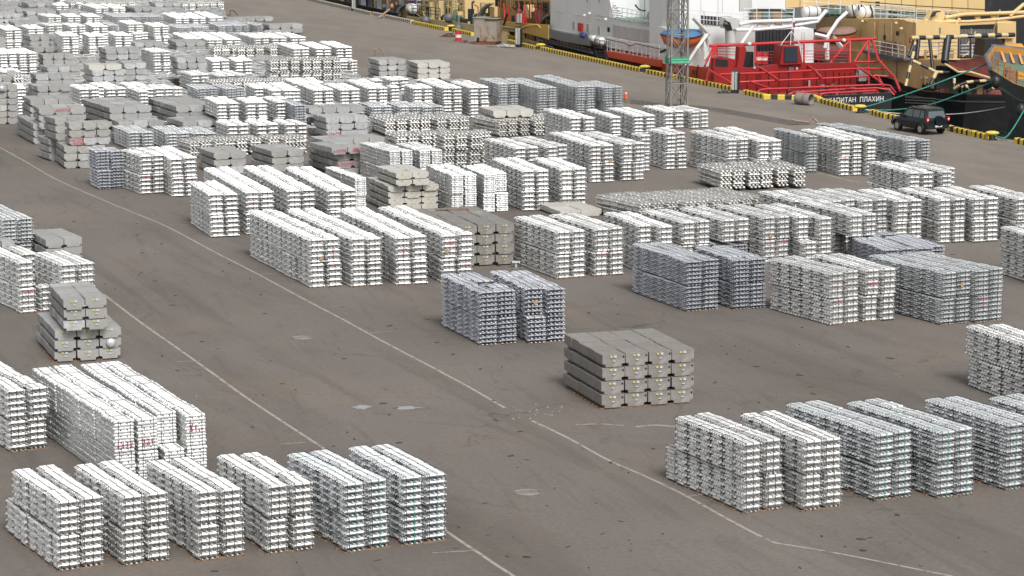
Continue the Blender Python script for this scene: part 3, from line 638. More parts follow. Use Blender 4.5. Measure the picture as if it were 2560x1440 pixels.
sow_cache = {}; SOWLIST = []; sow_front = {}
for si, (ph, tone, fx, fy, xr, bx, by, cols, tiers, h, z0, st) in enumerate(SOWS):
    zt = z0 + tiers * h; a = at(fx, fy, zt); b = at(bx, by, zt); d = b - a; ang = math.atan2(-d.x, d.y); L = d.length
    ang = min(max(ang, rad(18)), rad(27)) if L > 2 else rad(22.4)
    u = Vector((math.cos(ang), math.sin(ang), 0)); v = Vector((-math.sin(ang), math.cos(ang), 0))
    lo, hi = .2, 12.0
    for _ in range(40):
        m_ = (lo + hi) / 2
        if proj(a + u * m_)[0] < xr: lo = m_
        else: hi = m_
    w = lo / cols; L = max(L, .7); nv = max(1, round(L / .72)); l = L / nv; a.z = 0
    tint = 0
    for ti in range(tiers):
        jt = random.uniform(-.02, .02)
        for c in range(cols):
            jc = random.uniform(-.06, .06) if st < 3 else random.uniform(-.02, .02)
            for i in range(nv):
                if i and c and ti < tiers - 1: continue
                p = a + u * (w * (c + .5) + jt + random.uniform(-.01, .01)) + v * (l * (i + .5) + jc + random.uniform(-.012, .012)); p.z = z0 + ti * h
                x, y = proj(p)
                if x < -60 or x > 2620 or y < -20: continue
                SOWLIST.append((pxm(y) ** 2 * ((.5 if i == 0 else 0) + (.3 if c == 0 else 0) + (.3 if ti == tiers - 1 else 0)) * (1 if ph else 0), si, ti, c, i, p, ang + random.uniform(-.02, .02), round(w, 2), round(l, 2), h, cols, tiers, tone, ph, st))

SBOX = []
for q_ in SOWLIST:
    g_ = gl(q_[5]); SBOX.append((g_[0], g_[1], q_[7] / 2 + .22, q_[8] / 2 + .25, q_[5].z, q_[5].z + q_[9]))
LONG = {'leftmost row at bottom left': 1, 'first row at lower right': 1}
SKIP = {('long flat-ingot row, right pair', 1, 0): 1, ('third row in the centre line', 1, 0): 1, ('seventh row in the centre line', 1, 0): 1, ('front row near the car, right', 1, 1): 1}
def add_row(ri, row):
    ph, ty, fx, fy, bx, by, tiers, cols, zs, z0 = row; T = TY[ty]
    th = T['n'] * T['h'] * zs + .035; zt = z0 + .03 + tiers * th
    a = at(fx, fy, zt); b = at(bx, by, zt); d = b - a; d.z = 0
    ang = math.atan2(-d.x, d.y); L = d.length
    ang = min(max(ang, rad(17)), rad(29)) if L > 2 else rad(22.4)
    if L < 2.2: ang = rad(22.4)
    if not ph and ty != 'E': L = max(L + .7, 2.7)
    nv = max(1, round(L / (T['D'] + .015)))
    u = Vector((math.cos(ang), math.sin(ang), 0)); v = Vector((-math.sin(ang), math.cos(ang), 0))
    a.z = 0
    for ti in range(tiers):
        ju = random.uniform(-.03, .03); wob = random.uniform(0, .03)
        for c in range(cols):
            gap = .05 + (.0 if c % 2 else .04 if c else 0)
            cw = T['W'] + .075; off = c * cw + (c // 2) * .10
            jv = random.uniform(-.05, .05) + (random.choice((0, 0, 0, .3)) if (ti == tiers - 1 and random.random() < .2) else 0)
            for i in range(nv + (LONG.get(ph, 0) if ti == 0 else 0)):
                if i < SKIP.get((ph, ti, c), 0): continue
                if ti < tiers - 1 and c > 0 and i > 0 and not (ph in LONG and i >= nv - 1): continue
                p = a + u * (off + T['W'] / 2 + ju + random.uniform(-.02, .02) + wob * math.sin(i * 1.1 + c)) + v * ((i + .5) * (T['D'] + .015) + jv)
                p.z = z0 + .03 + ti * th; dz_ = random.uniform(0, .022)
                g_ = gl(p); k = False
                for (ga, gb, gz) in occ:
                    if abs(ga - g_[0]) < .46 and abs(gb - g_[1]) < .5 and abs(gz - p.z) < .75: k = True; break
                if k or not ph and any(abs(a_ - g_[0]) < w_ and abs(b_ - g_[1]) < l_ and p.z < z1_ - .1 and p.z + T['n'] * T['h'] > z0_ + .1 for a_, b_, w_, l_, z0_, z1_ in SBOX): continue
                x, y = proj(p + Vector((0, 0, .5)))
                s_ = pxm(y)
                if x < -60 or x > 2640 or y < -30 or y > 1560: continue
                B = Bd(); B.row = ri; B.ty = ty; B.p = p; B.ang = ang + random.uniform(-.022, .022); B.ti = ti; B.c = c; B.i = i; B.zs = zs * random.uniform(.985, 1.02); B.nv = nv; B.tiers = tiers; B.cols = cols; B.ph = ph; B.w = []
                near = (1.0 if i == 0 else 0) * .6 + (.35 if c == 0 else 0) + (.3 if ti == tiers - 1 else 0)
                inside = 0 <= x <= 2560 and 0 <= y <= 1440
                B.score = s_ * s_ * near * (1 if inside else .25)
                BUN.append(B); rowocc.append((g_[0], g_[1], p.z))
order = sorted(range(len(ROWS)), key=lambda i: -ROWS[i][3])
for i in order:
    rowocc = []; add_row(i, ROWS[i]); occ += rowocc
# low stock filling the ground left between the far rows
FIELD = [(-30, 2), (545, 2), (560, 50), (690, 75), (760, 120), (850, 150), (880, 200), (1180, 215), (1180, 285), (1000, 325), (740, 345), (560, 345), (290, 325), (235, 262), (60, 232), (-30, 205)]
def inside(x, y):
    k = False; n_ = len(FIELD)
    for i in range(n_):
        (x1, y1), (x2, y2) = FIELD[i], FIELD[(i + 1) % n_]
        if (y1 > y) != (y2 > y) and x < (x2 - x1) * (y - y1) / (y2 - y1) + x1: k = not k
    return k
cgv, sgv = math.cos(GV), math.sin(GV)
gs = [gl(at(x, y)) for x, y in FIELD]; a0, a1 = min(g[0] for g in gs), max(g[0] for g in gs); b0, b1 = min(g[1] for g in gs), max(g[1] for g in gs)
bb = b0; nf = 0
cell = {}
for (ga, gb, gz) in occ: cell.setdefault((int(ga // 2), int(gb // 2)), []).append((ga, gb, gz))
row_ty = 'B'
while bb < b1:
    depth = random.choice((3, 4, 5)); row_ty = random.choice('BBBHBE')
    aa = a0 + random.uniform(0, 1); tt = random.choice((0, 0, 0, 1))
    while aa < a1:
        if random.random() < .1: row_ty = random.choice('BBBHBE')
        for c in range(2):
            for i in range(depth):
                ga, gb = aa + c * .71, bb + i * .69; p = Vector((ga * cgv - gb * sgv, ga * sgv + gb * cgv, .03)); x, y = proj(p)
                if not inside(x, y): continue
                if any(abs(q[0] - ga) < .60 and abs(q[1] - gb) < .62 and q[2] < .9 for dx in (-1, 0, 1) for dy in (-1, 0, 1) for q in cell.get((int(ga // 2) + dx, int(gb // 2) + dy), ())): continue
                if any(abs(a_ - ga) < w_ + .05 and abs(b_ - gb) < l_ + .05 and z0_ < .9 for a_, b_, w_, l_, z0_, z1_ in SBOX): continue
                B = Bd(); B.row = -1; B.ty = row_ty; B.p = p; B.ang = GV + random.uniform(-.02, .02); B.ti = 0; B.c = c; B.i = i; B.zs = random.uniform(.34, .5); B.nv = depth; B.tiers = 1; B.cols = 2; B.ph = ''; B.score = 0
                BUN.append(B); nf += 1
        aa += 1.62
    bb += depth * .69 + .45
print('filler', nf)
BUN.sort(key=lambda b: -b.score)
NIND = 300
solo_b = [b for b in BUN[:NIND + 60] if b.ph][:NIND]
sset = set(id(b) for b in solo_b)
rest_b = [b for b in BUN if id(b) not in sset]
print('bundles', len(BUN), 'individual', len(solo_b), 'rows used', sorted(set(b.ph for b in solo_b)).__len__())
ORD = ['front', 'second', 'third', 'fourth', 'fifth', 'sixth', 'seventh', 'eighth', 'ninth', 'tenth', 'eleventh', 'twelfth', 'thirteenth', 'fourteenth', 'fifteenth']
COLW = {1: ['only'], 2: ['left', 'right'], 3: ['left', 'middle', 'right'], 4: ['first', 'second', 'third', 'fourth'], 5: ['first', 'second', 'third', 'fourth', 'fifth'], 7: ['first', 'second', 'third', 'fourth', 'fifth', 'sixth', 'seventh']}
# lettering on the front faces of some bundles: (row phrase, tier, column, text, height share, size, material)
NOTES = [('long flat-ingot row, left pair', 1, 0, '1332', .22, .26, 'mark_maroon'), ('long flat-ingot row, left pair', 1, 1, '221', .25, .26, 'mark_maroon'), ('long flat-ingot row, right pair', 1, 1, '31.-', .55, .3, 'mark_maroon'),
 ('first row left of centre', 1, 1, '331081', .30, .13, 'mark_red'), ('first row left of centre', 1, 1, '66', .52, .13, 'mark_red'), ('first row left of centre', 0, 1, '66', .93, .12, 'mark_red'),
 ('third row left of centre', 1, 0, '331085', .52, .13, 'mark_red'), ('third row left of centre', 1, 0, '66', .30, .13, 'mark_red'), ('fourth row left of centre', 1, 0, '331085', .60, .13, 'mark_red'),
 ('fourth row left of centre', 1, 0, '66', .35, .13, 'mark_red'), ('fourth row left of centre', 0, 1, '331085', .72, .13, 'mark_red'),
 ('white row beside blue rows', 0, 0, '331651', .93, .12, 'mark_red'), ('white row beside blue rows', 0, 1, '69', .93, .12, 'mark_red'), ('white row beside blue rows', 1, 0, '69', .45, .12, 'mark_red'),
 ('second white row beside blue rows', 1, 0, '331085', .45, .13, 'mark_red'), ('second white row beside blue rows', 1, 1, '67', .45, .13, 'mark_red'),
 ('outer dark-gapped row at right', 0, 0, '331085', .92, .12, 'mark_red'), ('outer dark-gapped row at right', 0, 0, '69', .70, .11, 'mark_red'),
 ('row behind the grey stack, right', 0, 0, '331163', .90, .12, 'mark_red'), ('row behind the grey stack, right', 0, 1, '65', .90, .12, 'mark_red'),
 ('fifth row in the centre line', 0, 0, '331165', .90, .12, 'mark_red'), ('fifth row in the centre line', 0, 1, '-66-', .90, .12, 'mark_red'),
 ('sixth row in the centre line', 0, 0, '-66-', .90, .12, 'mark_red'), ('sixth row in the centre line', 0, 1, '331085', .90, .12, 'mark_red'), ('eighth row in the centre line', 0, 0, '331162', .90, .12, 'mark_red'),
 ('front row left of middle', 1, 0, '331081', .28, .13, 'mark_red'), ('front row left of middle', 1, 0, '66', .50, .12, 'mark_red'), ('second row left of middle', 1, 0, '331081', .5, .13, 'mark_red'), ('second row left of middle', 1, 0, '66', .27, .12, 'mark_red'),
 ('first row at the left bend', 0, 0, '331085', .92, .13, 'mark_red'), ('first row at the left bend', 0, 1, '66', .92, .12, 'mark_red'), ('second row at the left bend', 0, 0, '331085', .92, .13, 'mark_red'),
 ('first row on the left edge', 0, 0, '331085', .85, .13, 'mark_red'), ('third row behind the middle', 1, 0, '331085', .45, .13, 'mark_red'), ('third row behind the middle', 1, 0, '66', .2, .12, 'mark_red'),
 ('fourth row behind the middle', 1, 0, '331085', .45, .13, 'mark_red'), ('row behind the middle, left', 1, 0, '331085', .3, .14, 'mark_red'), ('long row near the car', 0, 0, '331081', .93, .13, 'mark_red'), ('long row near the car', 0, 1, '67', .93, .12, 'mark_red')]
TAGS = [('lone blue pair, right', 1, 0, .02, .45), ('first row left of centre', 1, 0, .25, .18), ('dark-gapped row at right centre', 1, 1, -.28, .45), ('fourth row left of centre', 1, 0, -.25, .3), ('sixth row in the centre line', 1, 0, .05, .15), ('third row behind the middle', 1, 1, .1, .1)]
front_of = {(b.ph, b.ti, b.c): b for b in BUN if b.i == 0 and b.ph}
def front_matrix(T, H_, fx, fz): return Matrix.Translation((fx * T['W'], -T['D'] / 2 - .034, fz * H_)) @ Matrix.Rotation(math.pi / 2, 4, 'X')
def bundle_label(b):
    T = TY[b.ty]
    tier = 'single tier' if b.tiers == 1 else ('upper tier' if b.ti else 'lower tier')
    col = COLW[b.cols][b.c] + ' column'
    return '%s ingot bundle, %s, %s, %s, %s' % (T['word'], tier, col, ORD[b.i] + (' row' if b.i == 0 else ' back'), b.ph)
PLAN = {ty: [bundle_parts(ty, s) for s in (11, 12, 13)] for ty in TY}
def make_bundle(b):
    T = TY[b.ty]; e = thing('ingot_bundle', b.p, bundle_label(b), 'ingot bundle', 'strapped aluminium ingot bundles', b.ang)
    e.scale = (1, 1, b.zs)
    for kind, mx in PLAN[b.ty][random.randrange(3)]:
        o = bpy.data.objects.new('ingot', ingot_mesh(b.ty, kind, random.randrange(2))); o.parent = e; o.matrix_local = mx; C.objects.link(o)
    for me in strap_meshes(b.ty):
        o = bpy.data.objects.new('strap', me); o.parent = e; C.objects.link(o)
    return e
inst = {}
for b in solo_b: inst[(b.ph, b.ti, b.c, b.i)] = make_bundle(b)
# the rest, too many to be single things: one mesh
def far_mesh():
    mats = ['far_bright', 'far_cool', 'far_blue', 'far_grey', 'far_warm', 'strap_black']; cache = {}
    for ty in TY:
        for s in range(3):
            T = TY[ty]; V = []; Fc = []; mi = []; o = 0
            for kind, mx in PLAN[ty][s]:
                if kind == 'x': vs, fs = ingot_verts(T['W'], T['D'] / T['nx'], T['h'] * T.get('hh', 1), ty == 'C', .88, True)
                else: vs, fs = ingot_verts(T['D'] * 1.03, T['W'] * .97 / T['ny'], T['h'] * T.get('hh', 1), ty == 'C', T['yb'], True, T.get('slim', 1.0))
                a = np.array([mx @ Vector(v) for v in vs]); V.append(a); Fc.append(np.array(fs) + o); o += len(vs); mi += [mats.index('far_' + T['mat'])] * len(fs)
            for vs, fs in strap_boxes(ty):
                V.append(np.array(vs)); Fc.append(np.array(fs) + o); o += len(vs); mi += [5] * len(fs)
            cache[ty, s] = (np.vstack(V), np.vstack(Fc), np.array(mi))
    AV = []; AF = []; AM = []; AT = []; o = 0
    for b in rest_b:
        V, Fc, mi = cache[b.ty, random.randrange(3)]; c_, s_ = math.cos(b.ang), math.sin(b.ang)
        P = np.empty_like(V); P[:, 0] = V[:, 0] * c_ - V[:, 1] * s_ + b.p.x; P[:, 1] = V[:, 0] * s_ + V[:, 1] * c_ + b.p.y; P[:, 2] = V[:, 2] * b.zs + b.p.z
        AV.append(P); AF.append(Fc + o); AM.append(mi); AT.append(np.full(len(Fc), random.uniform(.86, 1.04))); o += len(V)
    V = np.vstack(AV); Fc = np.vstack(AF); me = bpy.data.meshes.new('ingot_bundles')
    me.vertices.add(len(V)); me.vertices.foreach_set('co', V.astype(np.float32).ravel())
    me.loops.add(len(Fc) * 4); me.loops.foreach_set('vertex_index', Fc.astype(np.int32).ravel())
    me.polygons.add(len(Fc)); me.polygons.foreach_set('loop_start', np.arange(0, len(Fc) * 4, 4, dtype=np.int32))
    for m_ in mats: me.materials.append(M[m_])
    me.polygons.foreach_set('material_index', np.concatenate(AM).astype(np.int32))
    at_ = me.attributes.new('tint', 'FLOAT', 'FACE'); at_.data.foreach_set('value', np.concatenate(AT).astype(np.float32))
    me.polygons.foreach_set('use_smooth', np.zeros(len(Fc), dtype=bool)); me.update(calc_edges=True); ob = bpy.data.objects.new('ingot_bundles', me); C.objects.link(ob)
    print('far tris', len(Fc) * 2)
    return tag(ob, 'far mass of stacked silver ingot bundles filling the upper quay', 'ingot bundles', None, 'stuff')
FAR = far_mesh()
for ph, ti, c, txt, fz, size, mt in NOTES:
    b = front_of.get((ph, ti, c))
    if not b: print('NO FRONT', ph, ti, c); continue
    T = TY[b.ty]; mtx = front_matrix(T, T['n'] * T['h'], 0, fz)
    e = inst.get((ph, ti, c, 0))
    if e: writing(txt, size, mt, e, mtx, 'lettering')
    else:
        mw = Matrix.Translation(b.p) @ Matrix.Rotation(b.ang, 4, 'Z') @ mtx
        writing(txt, size, mt, FAR, mw, 'lettering')
for ph, ti, c, fx, fz in TAGS:
    b = front_of.get((ph, ti, c))
    if not b: continue
    T = TY[b.ty]; mtx = front_matrix(T, T['n'] * T['h'], fx, fz); m = MB()
    m.box(-.075, .075, -.075, .075, 0, .012, lambda x, y, z: Matrix.Rotation(.7, 3, 'Z') @ Vector((x, y, z)))
    e = inst.get((ph, ti, c, 0)); o = m.build('cardboard_tag', 'cardboard', e if e else FAR, world=False)
    o.matrix_local = mtx if e else Matrix.Translation(b.p) @ Matrix.Rotation(b.ang, 4, 'Z') @ mtx
# timber boards under the nearer rows
bm_ = None; seen_b = 0
for b in solo_b:
    if b.ti == 0 and b.c == 0 and b.p.y < 112 and (b.i < 8):
        T = TY[b.ty]; nn = random.random()
        R_ = Matrix.Rotation(b.ang, 3, 'Z'); base = Vector((b.p.x, b.p.y, 0))
        for k, yy in enumerate((-.26, .2)):
            m = MB(); x0 = -T['W'] / 2 - random.uniform(.02, .1); x1 = x0 + b.cols * (T['W'] + .05) + random.uniform(.05, .16)
            m.box(x0, x1, yy - .04, yy + .04, .001, .029, lambda x, y, z: base + R_ @ Vector((x, y, z)))
            side = 'front' if k == 0 else 'back'
            solo(m, 'timber_board', 'timber', base, 'thin board under the bundle %s, %s edge, %s' % (ORD[b.i] + (' row' if b.i == 0 else ' back'), side, b.ph), 'timber board', 'timber boards under the stacks')

# ================================================================ LARGE GREY SOWS
# phrase, tone, front left top corner, right end x, back left top corner, columns, tiers, height, base height, stickers
def sow_mesh(w, l, h, tone, vi):
    rnd = random.Random(vi); nx, nz, lip = min(.115, w * .15), min(.10, h * .25), .012
    pr = [(-w / 2 + nx, 0), (w / 2 - nx, 0), (w / 2 - nx + .012, nz), (w / 2 - .004, nz + .006), (w / 2, h - .014), (w / 2 - .012, h), (-w / 2 + .012, h), (-w / 2, h - .014), (-w / 2 + .004, nz + .006), (-w / 2 + nx - .012, nz)]
    n = len(pr); vs = []
    for y, k in ((-l / 2, .993), (-l / 2 + .012, 1), (l / 2 - .012, 1), (l / 2, .993)):
        for x, z in pr: vs.append((x * k + rnd.uniform(-.002, .002), y, (z - h / 2) * k + h / 2 + rnd.uniform(-.002, .002)))
    fs = [tuple(range(n)), tuple(reversed(range(3 * n, 4 * n)))]
    for r in range(3):
        for i in range(n): fs.append((r * n + i, r * n + n + i, r * n + n + (i + 1) % n, r * n + (i + 1) % n))
    me = bpy.data.meshes.new('sow'); me.from_pydata(vs, [], fs); me.materials.append(M['sow_' + tone]); me.update(); return me
TONE = {'taupe': 'taupe grey', 'grey': 'grey', 'pale': 'cream', 'silver': 'silvery'}
LAYER = {1: ['only'], 2: ['bottom', 'top'], 3: ['bottom', 'middle', 'top'], 4: ['bottom', 'second', 'third', 'top'], 6: ['bottom', 'second', 'third', 'fourth', 'fifth', 'top']}
SOWLIST.sort(key=lambda q: -q[0])
print('sows', len(SOWLIST))
far_sow = {}
for idx, (sc_, si, ti, c, i, p, ang, w, l, h, cols, tiers, tone, ph, st) in enumerate(SOWLIST):
    tn = tone if not (tone == 'grey' and random.random() < .18) else 'silver'
    key = (w, l, h, tn, random.randrange(4))
    if key not in sow_cache: sow_cache[key] = sow_mesh(w - .034, l - .05, h - .008 - .009 * key[4], tn, len(sow_cache))
    me = sow_cache[key]
    if idx < 300 and ph:
        o = bpy.data.objects.new('metal_sow', me); C.objects.link(o); o.location = p; o.rotation_euler = (0, 0, ang)
        col = COLW[cols][c] + (' column' if cols > 1 else ' block'); row = 'front' if i == 0 else ORD[i] + ' back'
        tag(o, '%s metal sow, %s layer, %s, %s, %s' % (TONE[tone], LAYER[tiers][ti], col, row, ph), 'metal sow', 'large metal sows in stacks')
        if i == 0:
            sow_front[(ph, ti, c)] = (o, w, l, h)
            if st >= 1:
                yf = -l / 2 - .004
                def patch(x0, x1, z0_, z1, mt, nm):
                    m = MB(); m.box(x0, x1, yf - .004, yf + .006, z0_, z1); m.build(nm, mt, o, world=False)
                patch(-.13, -.055, h * .72, h * .72 + .06, 'sticker_yellow', 'sticker')
                if st >= 2: patch(.0, .09, h * .71, h * .71 + .065, 'sticker_white', 'sticker')
                if st >= 2 and (c != cols - 1 or ti < tiers - 1):
                    patch(-.04, .05, h * .42, h * .42 + .03, 'sticker_white', 'chalk_mark')
                if st == 3 and not (c == 3 and ti == 3):
                    patch(w / 2 - .115, w / 2 - .045, h * .67 + .03, h * .67 + .05, 'mark_black', 'cross_mark'); patch(w / 2 - .09, w / 2 - .07, h * .67, h * .67 + .028, 'mark_black', 'cross_mark'); patch(w / 2 - .09, w / 2 - .07, h * .67 + .052, h * .67 + .08, 'mark_black', 'cross_mark')
    else: far_sow.setdefault(tn, []).append((me, p, ang))
m = MB(); groups = []
allv = []; allf = []; mi = []; mts = list(far_sow)
for k, tn in enumerate(mts):
    for me, p, ang in far_sow[tn]:
        o_ = len(allv); R_ = Matrix.Translation(p) @ Matrix.Rotation(ang, 4, 'Z'); allv += [R_ @ v.co for v in me.vertices]
        for f in me.polygons: allf.append(tuple(i + o_ for i in f.vertices)); mi.append(k)
if allv:
    me = bpy.data.meshes.new('metal_sows'); me.from_pydata(allv, [], allf)
    for tn in mts: me.materials.append(M['sow_' + tn])
    me.polygons.foreach_set('material_index', mi); me.update(); o = bpy.data.objects.new('metal_sows', me); C.objects.link(o)
    tag(o, 'far grey metal sows stacked among the ingot bundles at upper left', 'metal sows', None, 'stuff')
FARS = o
def sow_note(ph, ti, c, txt, size, mt, fx=0, fz=.5):
    r = sow_front.get((ph, ti, c))
    if not r: print('no sow', ph, ti, c); return
    o, w, l, h = r
    writing(txt, size, mt, o, Matrix.Translation((fx * w, -l / 2 - .012, fz * h)) @ Matrix.Rotation(math.pi / 2, 4, 'X'), 'lettering')
sow_note('stack with red letters, upper', 0, 0, 'A-333706', .20, 'mark_red'); sow_note('stack with red letters, upper', 0, 1, '-88-', .28, 'mark_red')
sow_note('stack with red letters, lower', 0, 0, 'A 333706', .26, 'mark_red'); sow_note('stack with red letters, lower', 0, 1, 'H62424B', .26, 'mark_red')
sow_note('silver stack with maroon letters', 0, 0, 'A33A770', .26, 'mark_maroon'); sow_note('silver stack with maroon letters', 0, 1, '86', .30, 'mark_maroon'); sow_note('silver stack with maroon letters', 0, 2, 'R0757A', .26, 'mark_maroon')
sow_note('corner stack at left, top', 0, 0, 'H61707', .24, 'mark_red', 0, .7); sow_note('corner stack at left, top', 0, 0, 'A3335', .22, 'mark_red', .1, .25); sow_note('corner stack at left, top', 0, 1, '-86', .26, 'mark_red')
sow_note('outer left stack with red mark', 2, 1, 'A33376', .26, 'mark_red', 0, .6)
sow_note('far stack with red letters', 0, 0, '110.02', .3, 'mark_red'); sow_note('far stack with red letters', 0, 1, '01107', .3, 'mark_red')
sow_note('second far stack with red letters', 1, 0, '110.01', .3, 'mark_red'); sow_note('second far stack with red letters', 1, 1, '0111', .3, 'mark_red')
# round cast lumps stuck to some sow faces
for ph, ti, c, r_ in (('stepped stack at left, base', 1, 2, .17), ('corner stack at left, top', 0, 2, .2), ('stack with the round lump', 2, 2, .2), ('tall stack on the far left edge', 5, 0, .2), ('far stack with red letters', 0, 2, .2), ('second far stack with red letters', 0, 2, .2)):
    q_ = sow_front.get((ph, ti, c))
    if q_:
        o, w, l, h = q_; m = MB(); m.ell((0, -l / 2 - .02, h * .5), r_, .10, r_, None, 16, 10); m.build('round_lump', 'sow_silver', o, world=False)
# pallet timbers under the lone stack and the stepped stack
for ph, n_ in (('lone grey stack in open ground', 4), ('stepped stack at left, base', 3)):
    q_ = sow_front.get((ph, 0, 0))
    if q_:
        o = q_[0]; R_ = Matrix.Rotation(o.rotation_euler.z, 3, 'Z'); base = o.location.copy(); base.z = 0
        for k in range(9):
            m = MB(); y = -.3 + k * (q_[2] * n_ / 8.2); m.box(-q_[1] / 2 - .04, -q_[1] / 2 + q_[1] * n_ * .98 - (.0 if n_ == 4 else .3), y, y + .1, .001, .046, lambda a_, b_, c_: base + R_ @ Vector((a_, b_, c_)))
            solo(m, 'timber_board', 'timber', base, 'thin board under the %s, %s from the front' % (ph.split(',')[0], ['first', 'second', 'third', 'fourth', 'fifth', 'sixth', 'seventh', 'eighth', 'ninth'][k]), 'timber board', 'timber boards under the stacks')

# ================================================================ QUAY FURNITURE
def kerb(p0, p1, material, label, end=False, h=.34, w=.38):
    a, b = at(*p0), at(*p1); L = (b - a).length; ang = math.atan2(b.y - a.y, b.x - a.x)
    R_ = Matrix.Rotation(ang, 3, 'Z'); m = MB(); n_ = max(2, int(L / 3))
    # chamfered beam running along local x from 0 to L
    pr = [(0, 0), (w, 0), (w, h - .06), (w - .06, h), (.06, h), (0, h - .06)]
    # y grows away from the camera side of the line
    m.prism([Vector((0, y, z)) for y, z in pr], [Vector((L, y, z)) for y, z in pr])
    me_o = m.build('kerb_beam', material); me_o.location = a; me_o.rotation_euler = (0, 0, ang)
    tag(me_o, label, 'kerb beam', 'striped kerb beams along the quay edge')
    if end:
        m = MB(); m.prism([Vector((L - .32, -.012, 0)), Vector((L + .006, -.012, 0)), Vector((L + .006, w + .012, 0)), Vector((L - .32, w + .012, 0))], [Vector((L - .32, -.012, h + .01)), Vector((L - .12, -.012, h + .01)), Vector((L - .12, w + .012, h + .01)), Vector((L - .32, w + .012, h + .01))])
        m.build('end_block', 'paint_yellow', me_o, world=False)
kerb((640, -33), (762, -2), 'kerb_stripe_faded', 'faded grey kerb beam at the far top of the quay')
kerb((765, 0), (880, 27), 'kerb_stripe_faded', 'faded kerb beam left of the far white post')
kerb((884, 28), (926, 38), 'kerb_stripe_faded', 'short faded kerb beam right of the far white post', True)
kerb((932, 38), (957, 43), 'kerb_stripe_faded', 'short faded kerb beam beside the leaning plank')
kerb((962, 45), (1026, 58), 'kerb_stripe_faded', 'faded kerb beam before the cream ship bow')
kerb((1028, 60), (1112, 77), 'kerb_stripe', 'yellow striped kerb beam ending left of the far bollard', True)
kerb((1130, 79), (1178, 90), 'kerb_stripe', 'yellow striped kerb beam behind the red and white drum')
kerb((1268, 108), (1338, 125), 'kerb_stripe', 'yellow striped kerb beam right of the rusty shed', True)
kerb((1350, 126), (1600, 181), 'kerb_stripe', 'long yellow striped kerb beam beside the grey bow', True)
kerb((1614, 184), (1832, 228), 'kerb_stripe', 'long yellow striped kerb beam behind the lattice mast')
kerb((1857, 236), (1908, 247), 'kerb_stripe', 'short striped kerb beam right of the pale post')
kerb((1909, 248), (1992, 250), 'kerb_stripe_wide', 'kerb beam with broad yellow and black bands')
kerb((2028, 248), (2044, 255), 'paint_yellow', 'yellow kerb block beside the steel pipe')
kerb((2046, 257), (2132, 278), 'kerb_stripe', 'striped kerb beam below the ship name', True)
kerb((2174, 286), (2210, 296), 'kerb_stripe', 'striped kerb beam right of the roped bollard')
kerb((2212, 296), (2262, 307), 'kerb_stripe', 'striped kerb beam left of the car', True)
kerb((2366, 326), (2382, 330), 'kerb_stripe_wide', 'black ended kerb block right of the car')
kerb((2383, 331), (2428, 341), 'kerb_stripe', 'striped kerb beam between car and right bollard', True)
kerb((2429, 341), (2470, 350), 'kerb_stripe', 'striped kerb beam ending at the right bollard', True)
kerb((2535, 358), (2610, 373), 'kerb_stripe', 'striped kerb beam at the right edge')
def bollard(px, py, label):
    p = at(px, py); r = thing('bollard', p, label, 'bollard', 'yellow mooring bollards'); m = MB()
    def cyl(m, z0, z1, r0, r1, k=14): m.prism([p + Vector((math.cos(2 * math.pi * i / k) * r0, math.sin(2 * math.pi * i / k) * r0, z0)) for i in range(k)], [p + Vector((math.cos(2 * math.pi * i / k) * r1, math.sin(2 * math.pi * i / k) * r1, z1)) for i in range(k)], True)
    cyl(m, 0, .05, .32, .32); cyl(m, .05, .34, .2, .16); m.build('post', 'hull_black', r)
    m = MB(); T_ = Matrix.Rotation(-QY * .3, 3, 'Z'); m.ell(p + Vector((0, 0, .43)), .44, .25, .14, T_, 16, 8); m.build('head', 'bollard_yellow', r)
bollard(1128, 76, 'yellow headed bollard at the far kerb left of the drum'); bollard(1352, 124, 'yellow headed bollard at the grey bow'); bollard(1612, 180, 'yellow headed bollard left of the lattice mast')
bollard(2150, 282, 'yellow headed bollard holding the green ropes below the name'); bollard(2480, 350, 'yellow headed bollard right of the car')
def post(px, py, hgt, label, w=.36):
    p = at(px, py); r = thing('service_post', p, label, 'service post', 'pale service posts by the quay edge')
    T_ = Matrix.Rotation(rad(-14), 3, 'Z'); f = lambda x, y, z: p + T_ @ Vector((x, y, z))
    MB().box(-w * .75, w * .75, -w * .6, w * .6, 0, .26, f).build('plinth', 'hull_black', r)
    MB().box(-w * .62, -w * .06, -w * .5, w * .5, .262, hgt, f).build('panel', 'post_pale', r); MB().box(w * .08, w * .62, -w * .5, w * .5, .262, hgt - .02, f).build('panel', 'post_pale', r)
    MB().box(-w * .058, w * .078, -w * .42, w * .42, .262, hgt, f).build('core', 'hull_black', r)
    MB().box(-w * .7, w * .7, -w * .58, w * .58, hgt + .002, hgt + .06, f).build('cap', 'hull_black', r)
    MB().box(w * .66, w * .95, -.3, .1, .25, hgt * .95, f).build('side_box', 'hull_black', r)
post(1837, 233, 1.6, 'pale post on black plinth before the red stern'); post(1296, 118, 1.75, 'pale post on black plinth right of the rusty shed'); post(886, 27, 1.8, 'pale post on black plinth at the far quay')
